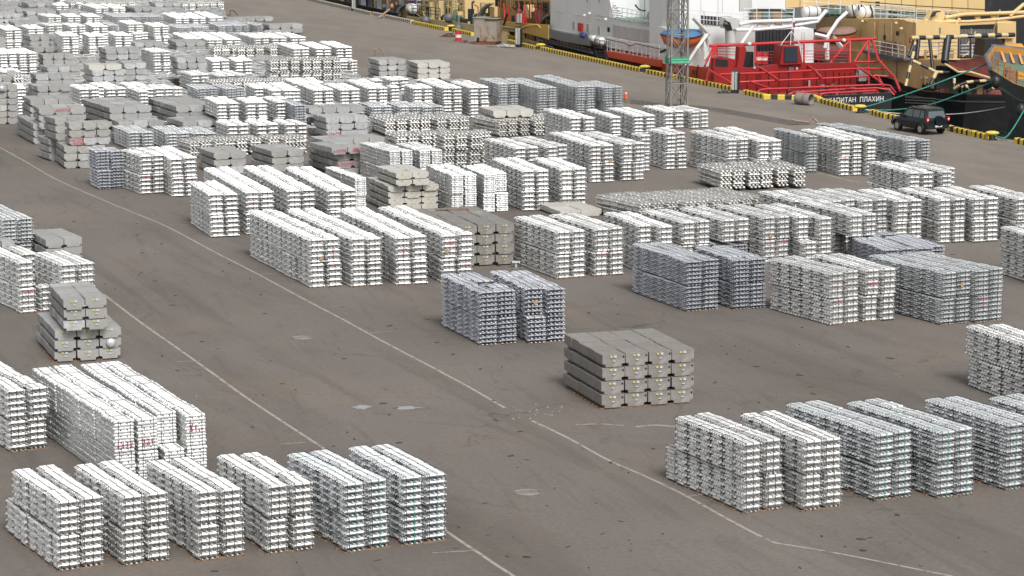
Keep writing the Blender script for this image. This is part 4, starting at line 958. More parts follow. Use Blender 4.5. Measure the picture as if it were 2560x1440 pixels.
# lattice mast
def lattice():
    c = at(1692, 268); r = thing('lattice_mast', c, 'tall grey steel lattice mast standing between ingot rows and quay', 'lattice mast')
    hw = .60; Hh = 15.0; an = rad(12)
    cor = [Vector((math.cos(an + math.pi / 4 + k * math.pi / 2), math.sin(an + math.pi / 4 + k * math.pi / 2), 0)) * hw * math.sqrt(2) for k in range(4)]
    def P(k, z): f = 1 - .18 * z / Hh; return c + cor[k % 4] * f + Vector((0, 0, z))
    for k in range(4): m = MB(); m.tube([P(k, 0), P(k, Hh)], .075, 5, False); m.build('leg', 'tower_steel', r)
    nb = 9; st = Hh / nb
    for k in range(4):
        for j in range(nb):
            z = j * st
            MB().tube([P(k, z + .05), P(k + 1, z + st - .05)], .032, 4, False).build('brace', 'tower_steel', r); MB().tube([P(k + 1, z + .05), P(k, z + st - .05)], .032, 4, False).build('brace', 'tower_steel', r)
            MB().tube([P(k, z + st), P(k + 1, z + st)], .032, 4, False).build('brace', 'tower_steel', r)
    m = MB(); a = (cor[2] + cor[3]) * .15; b = (cor[2] + cor[3]) * .15 + (cor[3] - cor[2]).normalized() * .36; m.tube([c + a, c + a + Vector((0, 0, Hh))], .02, 4); m.tube([c + b, c + b + Vector((0, 0, Hh))], .02, 4)
    z = .3
    while z < Hh: m.tube([c + a + Vector((0, 0, z)), c + b + Vector((0, 0, z))], .014, 4); z += .32
    m.build('ladder', 'tower_steel', r)
    m = MB(); m.tube([c + cor[0] * .6 + Vector((0, 0, z)) for z in (0, 4, 8, 15)], .035, 5); m.build('cable', 'cable_black', r)
    # signs
    for k, (x0, x1, y) in enumerate(((-.60, .68, -.80),)):
        f = Matrix.Rotation(rad(8), 3, 'Z')
        zc = 3.05; MB().box(x0, x1, y - .02, y + .02, zc, zc + .42, lambda a_, b_, c_: c + f @ Vector((a_, b_, c_))).build('sign_board', 'sign_green', r)
        mt = Matrix.Translation(f @ Vector(((x0 + x1) / 2, y - .026, zc + .30))) @ Matrix.Rotation(rad(8), 4, 'Z') @ Matrix.Rotation(math.pi / 2, 4, 'X')
        writing('ЗОНА ТАМОЖЕННОГО КОНТРОЛЯ', .085, 'letter_white', r, mt, 'lettering', .88)
        mt = Matrix.Translation(f @ Vector(((x0 + x1) / 2, y - .026, zc + .12))) @ Matrix.Rotation(rad(8), 4, 'Z') @ Matrix.Rotation(math.pi / 2, 4, 'X')
        writing('CUSTOMS CONTROL ZONE', .10, 'letter_white', r, mt, 'lettering', .95)
    f = Matrix.Rotation(rad(8), 3, 'Z'); MB().box(-.76, -.72, -.78, .5, 3.05, 3.47, lambda a_, b_, c_: c + f @ Vector((a_, b_, c_))).build('sign_board', 'sign_green', r)
lattice()
# rusty shed
def shed():
    p = at(1185, 111); an = rad(-20); T_ = Matrix.Rotation(an, 3, 'Z'); f = lambda x, y, z: p + T_ @ Vector((x, y, z))
    r = thing('steel_shed', p, 'rust streaked grey steel shed standing by the far kerb', 'shed')
    wx, wy, h = 2.15, 1.5, 2.35
    for k in range(2): MB().box(k * wx / 2 + .012, (k + 1) * wx / 2 - .012, -.02, 0, .3, h, f).build('front_panel', 'shed_steel', r)
    MB().box(0, wx, .002, wy, .28, h - .02, f).build('body', 'shed_steel', r)
    for k in range(5): MB().box(-.03, -.002, .04 + k * wy / 5, k * wy / 5 + wy / 5 - .02, .25, h, f).build('side_plank', 'shed_steel', r)
    MB().box(-.12, wx * .5, -.10, wy + .1, h + .002, h + .06, f).build('roof', 'shed_steel', r); MB().box(wx * .501, wx + .05, -.12, wy + .1, h - .12, h - .05, f).build('awning', 'hull_black', r)
    MB().box(.05, wx - .1, -.05, wy, .0, .24, f).build('skid', 'rust', r); MB().box(-.05, -.032, .5, .8, 1.35, 1.75, f).build('notice', 'post_pale', r)
    MB().box(.32, .52, -.12, -.022, .28, .62, f).build('fixture', 'dark_void', r)
shed()
def drum(p, r0, h, bands, label, grp='drums on the quay', name='drum', base=None):
    r = thing(name, p, label, 'drum', grp); z = 0; k = 16
    for i, (fr, mt) in enumerate(bands):
        m = MB(); z1 = z + fr * h
        m.prism([p + Vector((math.cos(2 * math.pi * j / k) * r0, math.sin(2 * math.pi * j / k) * r0, z)) for j in range(k)], [p + Vector((math.cos(2 * math.pi * j / k) * r0, math.sin(2 * math.pi * j / k) * r0, z1)) for j in range(k)], False); z = z1
        m.build('band', mt, r)
    m = MB()
    for zz in (.01, h * .34, h * .67, h - .01): m.tube([p + Vector((math.cos(2 * math.pi * j / k) * r0 * 1.01, math.sin(2 * math.pi * j / k) * r0 * 1.01, zz)) for j in range(k + 1)], .012, 4)
    m.build('rim', bands[0][1], r)
drum(at(1146, 103), .285, .93, ((.36, 'barrel_red'), (.32, 'barrel_white'), (.32, 'barrel_red')), 'red and white banded drum left of the rusty shed')
def cone():
    p = at(1565, 248); r = thing('traffic_cone', p, 'orange traffic cone behind the dark rows near the mast', 'traffic cone'); k = 14
    MB().box(-.2, .2, -.2, .2, 0, .04, lambda x, y, z: p + Vector((x, y, z))).build('base', 'car_trim', r)
    def ring(z, rr): return [p + Vector((math.cos(2 * math.pi * i / k) * rr, math.sin(2 * math.pi * i / k) * rr, z)) for i in range(k)]
    MB().prism(ring(.04, .16), ring(.38, .09), True).build('cone_body', 'cone_orange', r); MB().prism(ring(.381, .09), ring(.50, .065), True).build('band', 'barrel_white', r); MB().prism(ring(.501, .065), ring(.72, .02), True).build('tip', 'cone_orange', r)
cone()
# concrete barrier blocks
pts = [(1563, 262), (1577, 263), (1650, 273)]
for i, (a_, b_, lb) in enumerate((((1562, 258), (1576, 259), 'short concrete block right below the orange cone'), ((1577, 259), (1614, 264), 'concrete block lying in the middle of the low barrier'), ((1615, 264), (1652, 270), 'concrete block nearest the lattice mast'))):
    a, b = at(*a_), at(*b_); L = (b - a).length; an = math.atan2(b.y - a.y, b.x - a.x); R_ = Matrix.Rotation(an, 3, 'Z'); m = MB()
    pr = [(0, 0), (.36, 0), (.33, .28), (.05, .30)]; m.prism([a + R_ @ Vector((.02, y, z)) for y, z in pr], [a + R_ @ Vector((L - .03, y, z * 1.03)) for y, z in pr]); solo(m, 'concrete_block', 'concrete', a, lb, 'concrete block', 'low concrete barrier blocks')
# steel pipe lying at the kerb
def pipe_end():
    p = at(2010, 262) + Vector((0, 0, .42)); r = thing('steel_pipe', p - Vector((0, 0, .42)), 'short wide steel pipe lying open ended at the kerb', 'pipe'); k = 18
    ax = Vector((math.cos(rad(-42)), math.sin(rad(-42)), 0)); side = Vector((-ax.y, ax.x, 0)); up = Vector((0, 0, 1))
    def ring(t, rr): return [p + ax * t + side * math.cos(2 * math.pi * i / k) * rr + up * math.sin(2 * math.pi * i / k) * rr for i in range(k)]
    m = MB(); rings = [ring(-.6, .40), ring(.6, .40), ring(.6, .35), ring(-.55, .35)]; vs = [v for q_ in rings for v in q_]
    m.add(vs, [(j * k + i, j * k + (i + 1) % k, (j + 1) * k + (i + 1) % k, (j + 1) * k + i) for j in range(3) for i in range(k)], True); m.add(ring(-.6, .40), [tuple(range(k))]); m.build('shell', 'concrete', r)
    m = MB(); m.add(ring(-.5, .35), [tuple(range(k))]); m.build('bottom', 'rust', r); m = MB(); m.tube(ring(.15, .408) + [ring(.15, .408)[0]], .02, 4); m.build('band', 'rust', r)
pipe_end()
MB_ = MB; m = MB(); a, b = at(945, 47), at(966, 42); m.tube([a + Vector((0, 0, .05)), b + Vector((.3, 0, .75))], .14, 4, False); solo(m, 'plank', 'stub_brown', a, 'leaning brown plank at the far faded kerb', 'plank')
# rough heaps and scrap
def heap(px, py, rx, ry, n_, mt, name, label, cat, seed, size=.18, hh=.25):
    rnd = random.Random(seed); p = at(px, py); m = MB()
    for _ in range(n_):
        a = rnd.uniform(0, 6.28); q = rnd.random() ** .7; c = p + Vector((math.cos(a) * rx * q, math.sin(a) * ry * q, hh * (1 - q) * rnd.random() + .03)); d = Vector((rnd.uniform(-1, 1), rnd.uniform(-1, 1), rnd.uniform(-.3, .35))).normalized() * size * rnd.uniform(.7, 2.2)
        m.tube([c - d, c + d * .2 + Vector((0, 0, .03)), c + d], rnd.uniform(.02, .05), 4, False)
    return solo(m, name, mt, p, label, cat)
heap(1120, 92, .75, .35, 40, 'rust', 'scrap_heap', 'low heap of brown scrap left of the banded drum', 'scrap heap', 4)
heap(1262, 118, .9, .4, 36, 'offwhite_steel', 'rag_heap', 'crumpled pale sheeting at the foot of the far post', 'rag heap', 5)
heap(1160, 106, .25, .2, 14, 'cover_brown', 'rag_heap', 'small dark rag bundle between drum and shed', 'rag heap', 6)
heap(1812, 233, .5, .25, 18, 'hull_grey', 'rag_heap', 'small dark bundle left of the pale post', 'rag heap', 8)
m = MB(); a = at(1218, 117); b = at(1290, 121); m.tube([a + Vector((0, 0, .08)), b + Vector((0, 0, .08))], .07, 6); solo(m, 'long_beam', 'tower_steel', a, 'dark steel beam lying before the rusty shed', 'steel beam')
def scrap(px, py, label, pts, mt='stub_brown', r0=.05):
    p = at(px, py); m = MB(); q = [p + Vector(v) for v in pts]; m.tube(q, r0, 5); m.tube([q[-1], q[-1] + Vector((.3, .1, -.25)), Vector((q[-1].x + .45, q[-1].y + .1, .04))], r0, 5); m.tube([q[0], q[0] + Vector((-.35, 0, .1))], r0 * .8, 5); solo(m, 'bent_scrap', mt, p, label, 'bent scrap', 'bent bits of scrap on the asphalt')
scrap(940, 138, 'bent brown scrap standing before the far grey stack', [(0, 0, .03), (-.15, 0, .45), (.25, .1, .62)]); scrap(575, 40, 'rusty bent scrap on the far asphalt', [(0, 0, .03), (.05, 0, .6), (.35, 0, .55)], 'rust', .06); scrap(2010, 312, 'bent pale scrap behind the rows near the car', [(-.5, 0, .25), (.3, 0, .15), (.5, .1, .5)], 'stub_brown', .07)
m = MB(); p = at(1290, 668); m.tube([p, p + Vector((0, 0, .22))], .05, 8); m.box(-.17, .17, -.1, .1, .2, .26, lambda x, y, z: p + Vector((x, y, z))); solo(m, 'small_stand', 'raft_white', p, 'small white stand behind the blue pair', 'stand')
m = MB(); p = at(1218, 195, 1.9); m.tube([p, p + Vector((.35, 0, .2))], .025, 5); solo(m, 'stick', 'stub_brown', p, 'thin stick lying on top of the far dark rows', 'stick')
# timber and litter lying on stacks
m = MB(); p = at(1130, 524, 1.84); m.box(-.75, .75, -.10, .10, 0, .04, lambda x, y, z: p + Matrix.Rotation(rad(8), 3, 'Z') @ Vector((x, y, z))); solo(m, 'timber_board', 'timber', p, 'orange board lying on the dark grey stack', 'timber board')
m = MB(); p = at(1212, 709, 2.02)
for q_ in range(7): rr = random.Random(q_); m.tube([p + Vector((rr.uniform(-.45, .4), rr.uniform(-.15, .2), .02)), p + Vector((rr.uniform(-.3, .5), rr.uniform(-.2, .15), .05))], .018, 4)
solo(m, 'strap_tangle', 'strap_black', p, 'black strap tangle on top of the left blue pair', 'strap tangle')

# ================================================================ CAR
def car():
    rl, fl = at(2302, 336), at(2270, 330); hd = (fl - rl); hd.z = 0; hd.normalize()
    ang = rad(27); fwd = Vector((-math.sin(ang), math.cos(ang), 0)); rgt = Vector((math.cos(ang), math.sin(ang), 0))
    c = rl + rgt * .74 + fwd * 1.2; c.z = 0
    r = thing('parked_car', c, 'dark green compact off-road car parked at the kerb by the black hull', 'car')
    f = lambda x, y, z: c + rgt * x + fwd * y + Vector((0, 0, z))     # x right, y forward
    # body: cross sections along y; each: (y, half width bottom, half width belt, z bottom, z belt)
    secs = [(-1.93, .72, .74, .42, .92), (-1.86, .84, .85, .36, 1.0), (-1.2, .86, .88, .34, 1.02), (-.2, .86, .88, .32, 1.0), (.7, .86, .87, .32, .98), (.95, .86, .86, .33, .97), (1.5, .85, .82, .34, .90), (1.82, .80, .74, .38, .80), (1.93, .68, .62, .45, .68)]
    m = MB(); rings = []
    for y, wb, wt, zb, zt in secs:
        zm = (zb + zt) / 2; rings.append([f(-wb * .93, y, zb), f(-wb, y, zb + .1), f(-max(wb, wt) * 1.01, y, zm), f(-wt, y, zt - .05), f(-wt * .9, y, zt), f(wt * .9, y, zt), f(wt, y, zt - .05), f(max(wb, wt) * 1.01, y, zm), f(wb, y, zb + .1), f(wb * .93, y, zb)])
    k = 10; vs = [v for q in rings for v in q]
    m.add(vs, [(j * k + i, j * k + (i + 1) % k, (j + 1) * k + (i + 1) % k, (j + 1) * k + i) for j in range(len(rings) - 1) for i in range(k)], True)
    m.add(rings[0], [tuple(reversed(range(k)))]); m.add(rings[-1], [tuple(range(k))]); m.build('body', 'car_paint', r)
    # cabin: lower ring at belt, upper ring at roof, with rounded corners
    def cabring(y0, y1, hw, z): return [f(-hw, y0 + .08, z), f(-hw + .08, y0, z), f(hw - .08, y0, z), f(hw, y0 + .08, z), f(hw, y1 - .08, z), f(hw - .08, y1, z), f(-hw + .08, y1, z), f(-hw, y1 - .08, z)]
    m = MB(); a, b, d = cabring(-1.84, .95, .83, .98), cabring(-1.66, .34, .70, 1.56), cabring(-1.52, .20, .60, 1.63)
    m.prism(a, b, False, False); m.prism(b, d, True, False); m.add(d, [tuple(range(8))]); m.build('cabin', 'car_paint', r)
    def onside(s, u, v):      # cabin side wall point: u along y at belt, v height share
        y = u; hw = .83 + (.70 - .83) * v; return f(s * (hw + .008), y, .98 + .58 * v)
    for s in (-1, 1):
        for (y0, y1, y2, y3) in ((-1.60, -1.16, -1.18, -1.46), (-1.08, -.42, -.42, -1.08), (-.34, .62, .16, -.34)):
            m = MB(); q0 = [onside(s, y0, .12), onside(s, y1, .12), onside(s, y2, .86), onside(s, y3, .86)]; m.add(q0, [(0, 1, 2, 3) if s > 0 else (3, 2, 1, 0)]); m.build('side_window', 'car_glass', r)
    m = MB(); m.add([f(-.66, -1.822, 1.06), f(.66, -1.822, 1.06), f(.57, -1.70, 1.46), f(-.57, -1.70, 1.46)], [(0, 1, 2, 3)]); m.build('rear_window', 'car_glass', r)
    m = MB(); m.add([f(.74, .88, 1.04), f(-.74, .88, 1.04), f(-.62, .42, 1.50), f(.62, .42, 1.50)], [(0, 1, 2, 3)]); m.build('windscreen', 'window_glass', r)
    for s in (-1, 1):
        MB().box(s * .79 - .08, s * .79 + .08, -1.97, -1.86, .84, 1.12, f).build('tail_light', 'lamp_red', r); MB().box(s * .79 - .055, s * .79 + .055, -1.985, -1.97, .93, 1.02, f).build('reversing_light', 'lamp_clear', r)
        MB().tube([f(s * .58, -1.4, 1.62), f(s * .58, -1.3, 1.69), f(s * .58, 0, 1.69), f(s * .58, .1, 1.62)], .02, 5).build('roof_rail', 'car_trim', r)
        MB().box(s * .95 - .1, s * .95 + .1, .55, .66, 1.0, 1.16, f).build('mirror', 'car_trim', r)
        MB().box(s * .895 - .012, s * .895 + .012, -1.0, .95, .58, .66, f).build('side_trim', 'car_trim', r)
        for y in (-1.22, 1.22):
            cc = f(s * .74, y, .345)
            def ring(off, rr, n_=20): return [cc + rgt * off + fwd * math.cos(2 * math.pi * i / n_) * rr + Vector((0, 0, math.sin(2 * math.pi * i / n_) * rr)) for i in range(n_)]
            m = MB(); m.prism(ring(-.11 * s, .345), ring(.10 * s, .345), True); m.prism(ring(.10 * s, .34), ring(.115 * s, .30), True); w_ = m.build('wheel', 'tyre', r)
            m = MB(); m.prism(ring(.116 * s, .215), ring(.135 * s, .19)); m.build('rim', 'rim', w_)
            m = MB(); m.tube([f(s * .885, y + math.cos(t) * .42, .345 + math.sin(t) * .42) for t in [math.pi * q / 10 for q in range(11)]], .045, 5); m.build('wheel_arch', 'car_trim', r)
    MB().box(-.82, .82, -2.02, -1.86, .42, .62, f).build('bumper', 'car_trim', r); MB().box(-.75, .75, 1.86, 2.0, .4, .6, f).build('bumper', 'car_trim', r)
    MB().box(-.26, .26, -2.035, -2.022, .50, .61, f).build('number_plate', 'plate_white', r)
    cc = f(.05, -2.0, .88); m = MB(); m.prism([cc + rgt * math.cos(2 * math.pi * i / 20) * .33 + Vector((0, 0, math.sin(2 * math.pi * i / 20) * .33)) + fwd * .12 for i in range(20)], [cc + rgt * math.cos(2 * math.pi * i / 20) * .31 + Vector((0, 0, math.sin(2 * math.pi * i / 20) * .31)) - fwd * .08 for i in range(20)], True); m.build('spare_wheel', 'car_paint', r)
car()

# litter and grit on the open ground
m = MB(); rl_ = random.Random(77)
for _ in range(300):
    px, py = rl_.uniform(150, 2550), rl_.uniform(430, 1430); p = at(px, py); g_ = gl(p)
    if any(abs(a_ - g_[0]) < 1.0 and abs(b_ - g_[1]) < 1.0 for a_, b_, c_ in occ): continue
    d = Vector((rl_.uniform(-1, 1), rl_.uniform(-1, 1), 0)).normalized(); L = rl_.uniform(.03, .16); w_ = L * rl_.uniform(.15, .6); n2 = Vector((-d.y, d.x, 0)); z = Vector((0, 0, rl_.uniform(.01, .04)))
    m.hexa([p - d * L, p - n2 * w_, p + d * L, p + n2 * w_], [p - d * L * .7 + z, p - n2 * w_ * .6 + z, p + d * L * .8 + z, p + n2 * w_ * .7 + z])
o = m.build('ground_litter', 'litter_dark'); tag(o, 'scattered splinters and grit on the open asphalt', 'litter', None, 'stuff')
m = MB()
for cx, cy, n_, sx, sy in ((1345, 1030, 30, 1.0, .7), (1290, 672, 14, .5, .4), (1262, 118, 12, 1, .5), (1020, 60, 12, 3, 1.5), (560, 1000, 5, 2, 1)):
    for _ in range(n_):
        p = at(cx, cy) + Vector((rl_.gauss(0, sx * .5), rl_.gauss(0, sy * .8), .001)); L = rl_.uniform(.012, .04); m.hexa([p + Vector((-L, 0, 0)), p + Vector((0, -L, 0)), p + Vector((L, 0, 0)), p + Vector((0, L, 0))], [p + Vector((-L, 0, L)) * .6 + p * .0 + Vector((0, 0, 0)) if False else p + Vector((-L * .6, 0, L * .5)), p + Vector((0, -L * .6, L * .5)), p + Vector((L * .6, 0, L * .5)), p + Vector((0, L * .6, L * .5))])
o = m.build('pale_crumbs', 'crumb'); tag(o, 'pale crumbs scattered on the asphalt before the lone grey stack', 'litter', None, 'stuff')

# ================================================================ SHIPS (each in the frame of the quay: s along it, t across, z up)
def wallT(parent, name, pts, t, depth, material, label=None):
    """plate facing the quay: outline surveyed on the plane t, thickness away from the quay"""
    a = [loc(onT(x, y, t)) for x, y in pts]; m = MB()
    f = [W(s, t, z) for s, _, z in a]; b = [W(s, t + depth, z) for s, _, z in a]
    m.prism(f, b); return m.build(name, material, parent, label)
def wallS(parent, name, pts, s, depth, material, label=None):
    """plate facing along the quay towards the viewer: outline on the plane s, thickness away"""
    a = [loc(onS(x, y, s)) for x, y in pts]; m = MB()
    f = [W(s, t, z) for _, t, z in a]; b = [W(s + depth, t, z) for _, t, z in a]
    m.prism(f, b); return m.build(name, material, parent, label)
def pipes(parent, name, pts, r, material, n=7, smooth=True):
    m = MB(); m.tube([onS(x, y, s) for x, y, s in pts], r, n, smooth); return m.build(name, material, parent)
def railing(parent, pts, material='white_steel', rails=3, h=1.05, step=1.1, r=.03, down=True):
    """pts: world points of the rail foot"""
    m = MB()
    for a, b in zip(pts, pts[1:]):
        L = (b - a).length; n_ = max(1, round(L / step))
        for k in range(n_ + 1): q = a + (b - a) * k / n_; m.tube([q, q + Vector((0, 0, h))], r, 4, False)
        for j in range(rails): z = Vector((0, 0, h * (j + 1) / rails)); m.tube([a + z, b + z], r * .85, 4, False)
    return m.build('railing', material, parent)
def hull(parent, st, z_low, material, deck_mat='hull_black', deck_drop=.6, name='hull', inset=.10, tc=None, rub=None):
    """st: list of (s, t, z) round the deck edge"""
    top = [W(*q) for q in st]; cs = sum(q[0] for q in st) / len(st); ct = sum(q[1] for q in st) / len(st) if tc is None else tc
    low = [W(cs + (q[0] - cs) * (1 - inset * .6), ct + (q[1] - ct) * (1 - inset), z_low) for q in st]
    n_ = len(st); m = MB(); m.add(top + low, [(i, n_ + i, n_ + (i + 1) % n_, (i + 1) % n_) for i in range(n_)], False)
    o = m.build(name, material, parent)
    inn = [W(cs + (q[0] - cs) * .985, ct + (q[1] - ct) * .97, q[2] + .002) for q in st]; ind = [p - Vector((0, 0, deck_drop)) for p in inn]
    m = MB(); m.add(top + inn + ind, [(i, (i + 1) % n_, n_ + (i + 1) % n_, n_ + i) for i in range(n_)] + [(n_ + i, n_ + (i + 1) % n_, 2 * n_ + (i + 1) % n_, 2 * n_ + i) for i in range(n_)]); m.build('bulwark_lining', material, parent)
    m = MB(); m.add(ind, [tuple(range(n_))]); m.build('deck', deck_mat, parent)
    if rub is not None:
        m = MB(); m.tube([p + (W(cs, ct, 0) - W(*st[i])) * -.004 + Vector((0, 0, -rub)) for i, p in enumerate(top)], .09, 5); m.build('rubbing_strake', 'tyre', parent)
    return o
def canister(p, ax, L, r0, label, material='raft_white', grp='liferaft canisters'):
    r = thing('liferaft_canister', p, label, 'liferaft', grp); m = MB(); d = ax.normalized()
    m.tube([p - d * L * .5, p - d * L * .46, p - d * L * .38, p + d * L * .38, p + d * L * .46, p + d * L * .5], [r0 * .35, r0 * .8, r0, r0, r0 * .8, r0 * .35], 14); m.build('shell', material, r)
    for k in (-.22, .22): m = MB(); m.tube([p + d * L * k - d * .03, p + d * L * k + d * .03], r0 * 1.03, 14); m.build('band', 'strap_black', r)
    m = MB()
    for k in (-.3, .3): q = p + d * L * k; m.tube([q + Vector((0, 0, -r0 * 1.5)), q + Vector((0, 0, -r0 * .9))], .04, 4)
    m.build('cradle', 'tower_steel', r)
def lifeboat(p, ax, L, wdt, h, cover, label):
    r = thing('lifeboat', p, label, 'lifeboat', 'lifeboats hanging in davits'); d = ax.normalized(); sd_ = Vector((-d.y, d.x, 0)); m = MB(); rings = []
    for k in range(11):
        u = -1 + 2 * k / 10; f = (1 - abs(u) ** 2.6) ** .6 if abs(u) < 1 else 0.02; f = max(f, .03); sh = .18 * u * u * h
        rings.append([p + d * u * L / 2 + sd_ * (math.cos(a) * wdt / 2 * f) + Vector((0, 0, -math.sin(a) * h * .62 * (f ** .5) + sh)) for a in [math.pi * j / 8 for j in range(9)]])
    n_ = 9; m.add([v for q in rings for v in q], [(j * n_ + i, j * n_ + i + 1, (j + 1) * n_ + i + 1, (j + 1) * n_ + i) for j in range(10) for i in range(8)], True); m.build('hull', 'boat_orange', r)
    m = MB(); rr = random.Random(3); rings = []
    for k in range(11):
        u = -1 + 2 * k / 10; f = max((1 - abs(u) ** 2.6) ** .6 if abs(u) < 1 else .03, .03); sh = .18 * u * u * h
        rings.append([p + d * u * L / 2 * 1.01 + sd_ * (math.cos(a) * wdt / 2 * f * 1.04) + Vector((0, 0, math.sin(a) * h * .38 * (f ** .7) * rr.uniform(.9, 1.1) + sh - .04)) for a in [math.pi * j / 8 for j in range(9)]])
    m.add([v for q in rings for v in q], [(j * n_ + i, (j + 1) * n_ + i, (j + 1) * n_ + i + 1, j * n_ + i + 1) for j in range(10) for i in range(8)], True); m.build('cover', cover, r)
    m = MB(); m.tube([q[0] for q in rings], .05, 5); m.tube([q[8] for q in rings], .05, 5); m.build('fender_rope', 'hull_black', r)
rndS = random.Random(42)
def clutter(parent, box, n_, mats, rng=random.Random(9)):
    """pipes, boxes, reels and machinery on a deck; box = (s0, s1, t0, t1, z0, z1)"""
    s0, s1, t0, t1, z0, z1 = box
    for _ in range(n_):
        s, t = rng.uniform(s0, s1), rng.uniform(t0, t1); hh = rng.uniform(.25, 1) * (z1 - z0); mt = rng.choice(mats); k = rng.random(); m = MB()
        if k < .4: w_ = rng.uniform(.2, .7); m.qbox(s, s + rng.uniform(.2, .8), t, t + w_, z0 + .003, z0 + hh); nm = 'deck_box'
        elif k < .7: m.tube([W(s, t, z0), W(s, t, z0 + hh)], rng.uniform(.05, .16), 8); m.tube([W(s, t, z0 + hh), W(s, t + .2, z0 + hh + .12)], rng.uniform(.06, .2), 8); nm = 'vent_pipe'
        elif k < .85: m.tube([W(s, t, z0 + .4), W(s, t + rng.uniform(.4, .9), z0 + .4)], rng.uniform(.2, .38), 12); nm = 'rope_reel'
        else: m.tube([W(s, t, z0), W(s, t, z0 + hh), W(s - rng.uniform(.3, 1.2), t + rng.uniform(-1, 1), z0 + hh * 1.1)], .05, 5); nm = 'derrick'
        m.build(nm, mt, parent)
def window(parent, mk, rect, frame='offwhite_steel', glass='window_glass'):
    """mk(pts, offset, depth, name, material, parent) builds a plate"""
    x0, y0, x1, y1, dy = rect
    f = mk([(x0 - 1, y0 - 1), (x1 + 1, y0 - 1 + dy), (x1 + 1, y1 + 1 + dy), (x0 - 1, y1 + 1)], 0, 'window', frame, parent)
    return f

# ---------------------------------------------------------------- white and red ship
A = thing('icebreaking_tug', W(-20, 8, -3), 'white and red ship with grey bow and red pipe frame at its stern', 'ship', 'ships moored at the quay')
hull(A, [(13, 7.8, 1.0), (9.5, 4.4, .95), (6, 2.4, .85), (2, 1.5, .75), (-8, 1.35, .55), (-20, 1.35, .1), (-33, 1.4, -.35), (-39, 2.2, -.4), (-43, 4.2, -.35), (-45.2, 7.8, -.3), (-43, 11.4, -.35), (-39, 13.5, -.4), (-33, 14.4, -.35), (-8, 14.3, .5), (2, 14, .75), (6, 13.2, .85), (9.5, 11.2, .95)], -3.3, 'hull_black', 'deck_red', .5, rub=.25)
wallT(A, 'bow_bulwark', [(1345, 68), (1352, 65), (1400, 80), (1440, 88), (1476, 94), (1476, 115), (1440, 109), (1395, 100), (1350, 88), (1341, 84)], 1.45, .12, 'bulwark_grey')
wallT(A, 'bow_bulwark', [(1352, 62), (1347, 58), (1352, 48), (1362, 38), (1377, 32), (1377, 37), (1364, 43), (1355, 52), (1352, 60)], 2.0, .3, 'bulwark_grey')
wallT(A, 'bow_screen', [(1352, 65), (1355, 50), (1365, 40), (1380, 35), (1380, 76)], 2.4, .2, 'hull_grey')
for x, y in ((1360, 80), (1395, 88), (1430, 95)): wallT(A, 'bulwark_seam', [(x, y - 12), (x + 1, y - 12), (x + 1, y + 14), (x, y + 14)], 1.43, .02, 'hull_grey')
wallT(A, 'sheer_rail', [(1343, 98), (1480, 131), (1481, 134), (1343, 101)], 1.25, .25, 'hull_grey')
for x in range(1358, 1475, 9): yy = 92 + (x - 1343) * .215; wallT(A, 'fender_tyre', [(x, yy + 2), (x + 6, yy + 3), (x + 6, yy + 9), (x, yy + 8)], 1.2, .22, 'tyre')
# forward white block
p1 = [loc(onT(x, y, 1.9)) for x, y in ((1375, 0), (1522, 100), (1375, 70))]
H1 = 9.5
m = MB(); s0, s1 = loc(onT(1376, 40, 1.9))[0], loc(onT(1524, 60, 1.9))[0]; zb0, zb1 = loc(onT(1376, 71, 1.9))[2], loc(onT(1522, 101, 1.9))[2]
m.hexa([W(s0, 1.9, zb0 - .3), W(s0, 13, zb0 - .3), W(s1, 13, zb1 - .5), W(s1, 1.9, zb1 - .5)][::-1], [W(s0, 1.9, H1), W(s0, 13, H1), W(s1, 13, H1), W(s1, 1.9, H1)][::-1]); m.build('forward_house', 'white_steel', A)
for x, y0, y1 in ((1418, 0, 82), (1474, 0, 94)): wallT(A, 'plate_seam', [(x, y0), (x + .8, y0), (x + .8, y1), (x, y1)], 1.885, .02, 'offwhite_steel')
wallT(A, 'ledge', [(1377, 72), (1520, 100), (1520, 103), (1377, 75)], 1.75, .16, 'offwhite_steel')
for x, y in ((1431, 53), (1466, 59), (1494, 65)):
    fr = wallT(A, 'window', [(x, y), (x + 6, y + 1.2), (x + 6, y + 22.5), (x, y + 21)], 1.87, .04, 'offwhite_steel')
    a = [loc(onT(*q, 1.86)) for q in ((x + 1, y + 1.5), (x + 5, y + 2.3), (x + 5, y + 21), (x + 1, y + 20))]; m = MB(); m.prism([W(s, 1.862, z) for s, _, z in a], [W(s, 1.868, z) for s, _, z in a]); m.build('pane', 'shade_steel', fr)
for x in (1466, 1496): wallT(A, 'window', [(x, 0), (x + 4, 0), (x + 4, 6), (x, 5)], 1.87, .04, 'shade_steel')
wallT(A, 'fire_locker', [(1444, 57), (1453, 59), (1453, 80), (1444, 78)], 1.70, .2, 'barrel_red')
for x, y in ((1387, 27), (1435, 36), (1486, 46)): m = MB(); m.tube([onT(x, y, 1.7), onT(x + 16, y + 2.5, 1.7)], .05, 6); m.build('lamp_bar', 'offwhite_steel', A)
for x, y in ((1461, 39), (1474, 34), (1514, 49)): m = MB(); m.ell(onT(x, y, 1.6), .16, .16, .16); m.build('flood_lamp', 'raft_white', A)
wallT(A, 'hose_reel', [(1518, 68), (1522, 69), (1522, 80), (1518, 79)], 1.8, .08, 'dark_void')
m = MB(); m.tube([onT(1490, 37, 1.75), onT(1524, 44, 1.75), onT(1660, 72, 1.75)], .035, 5); m.build('conduit', 'shade_steel', A)
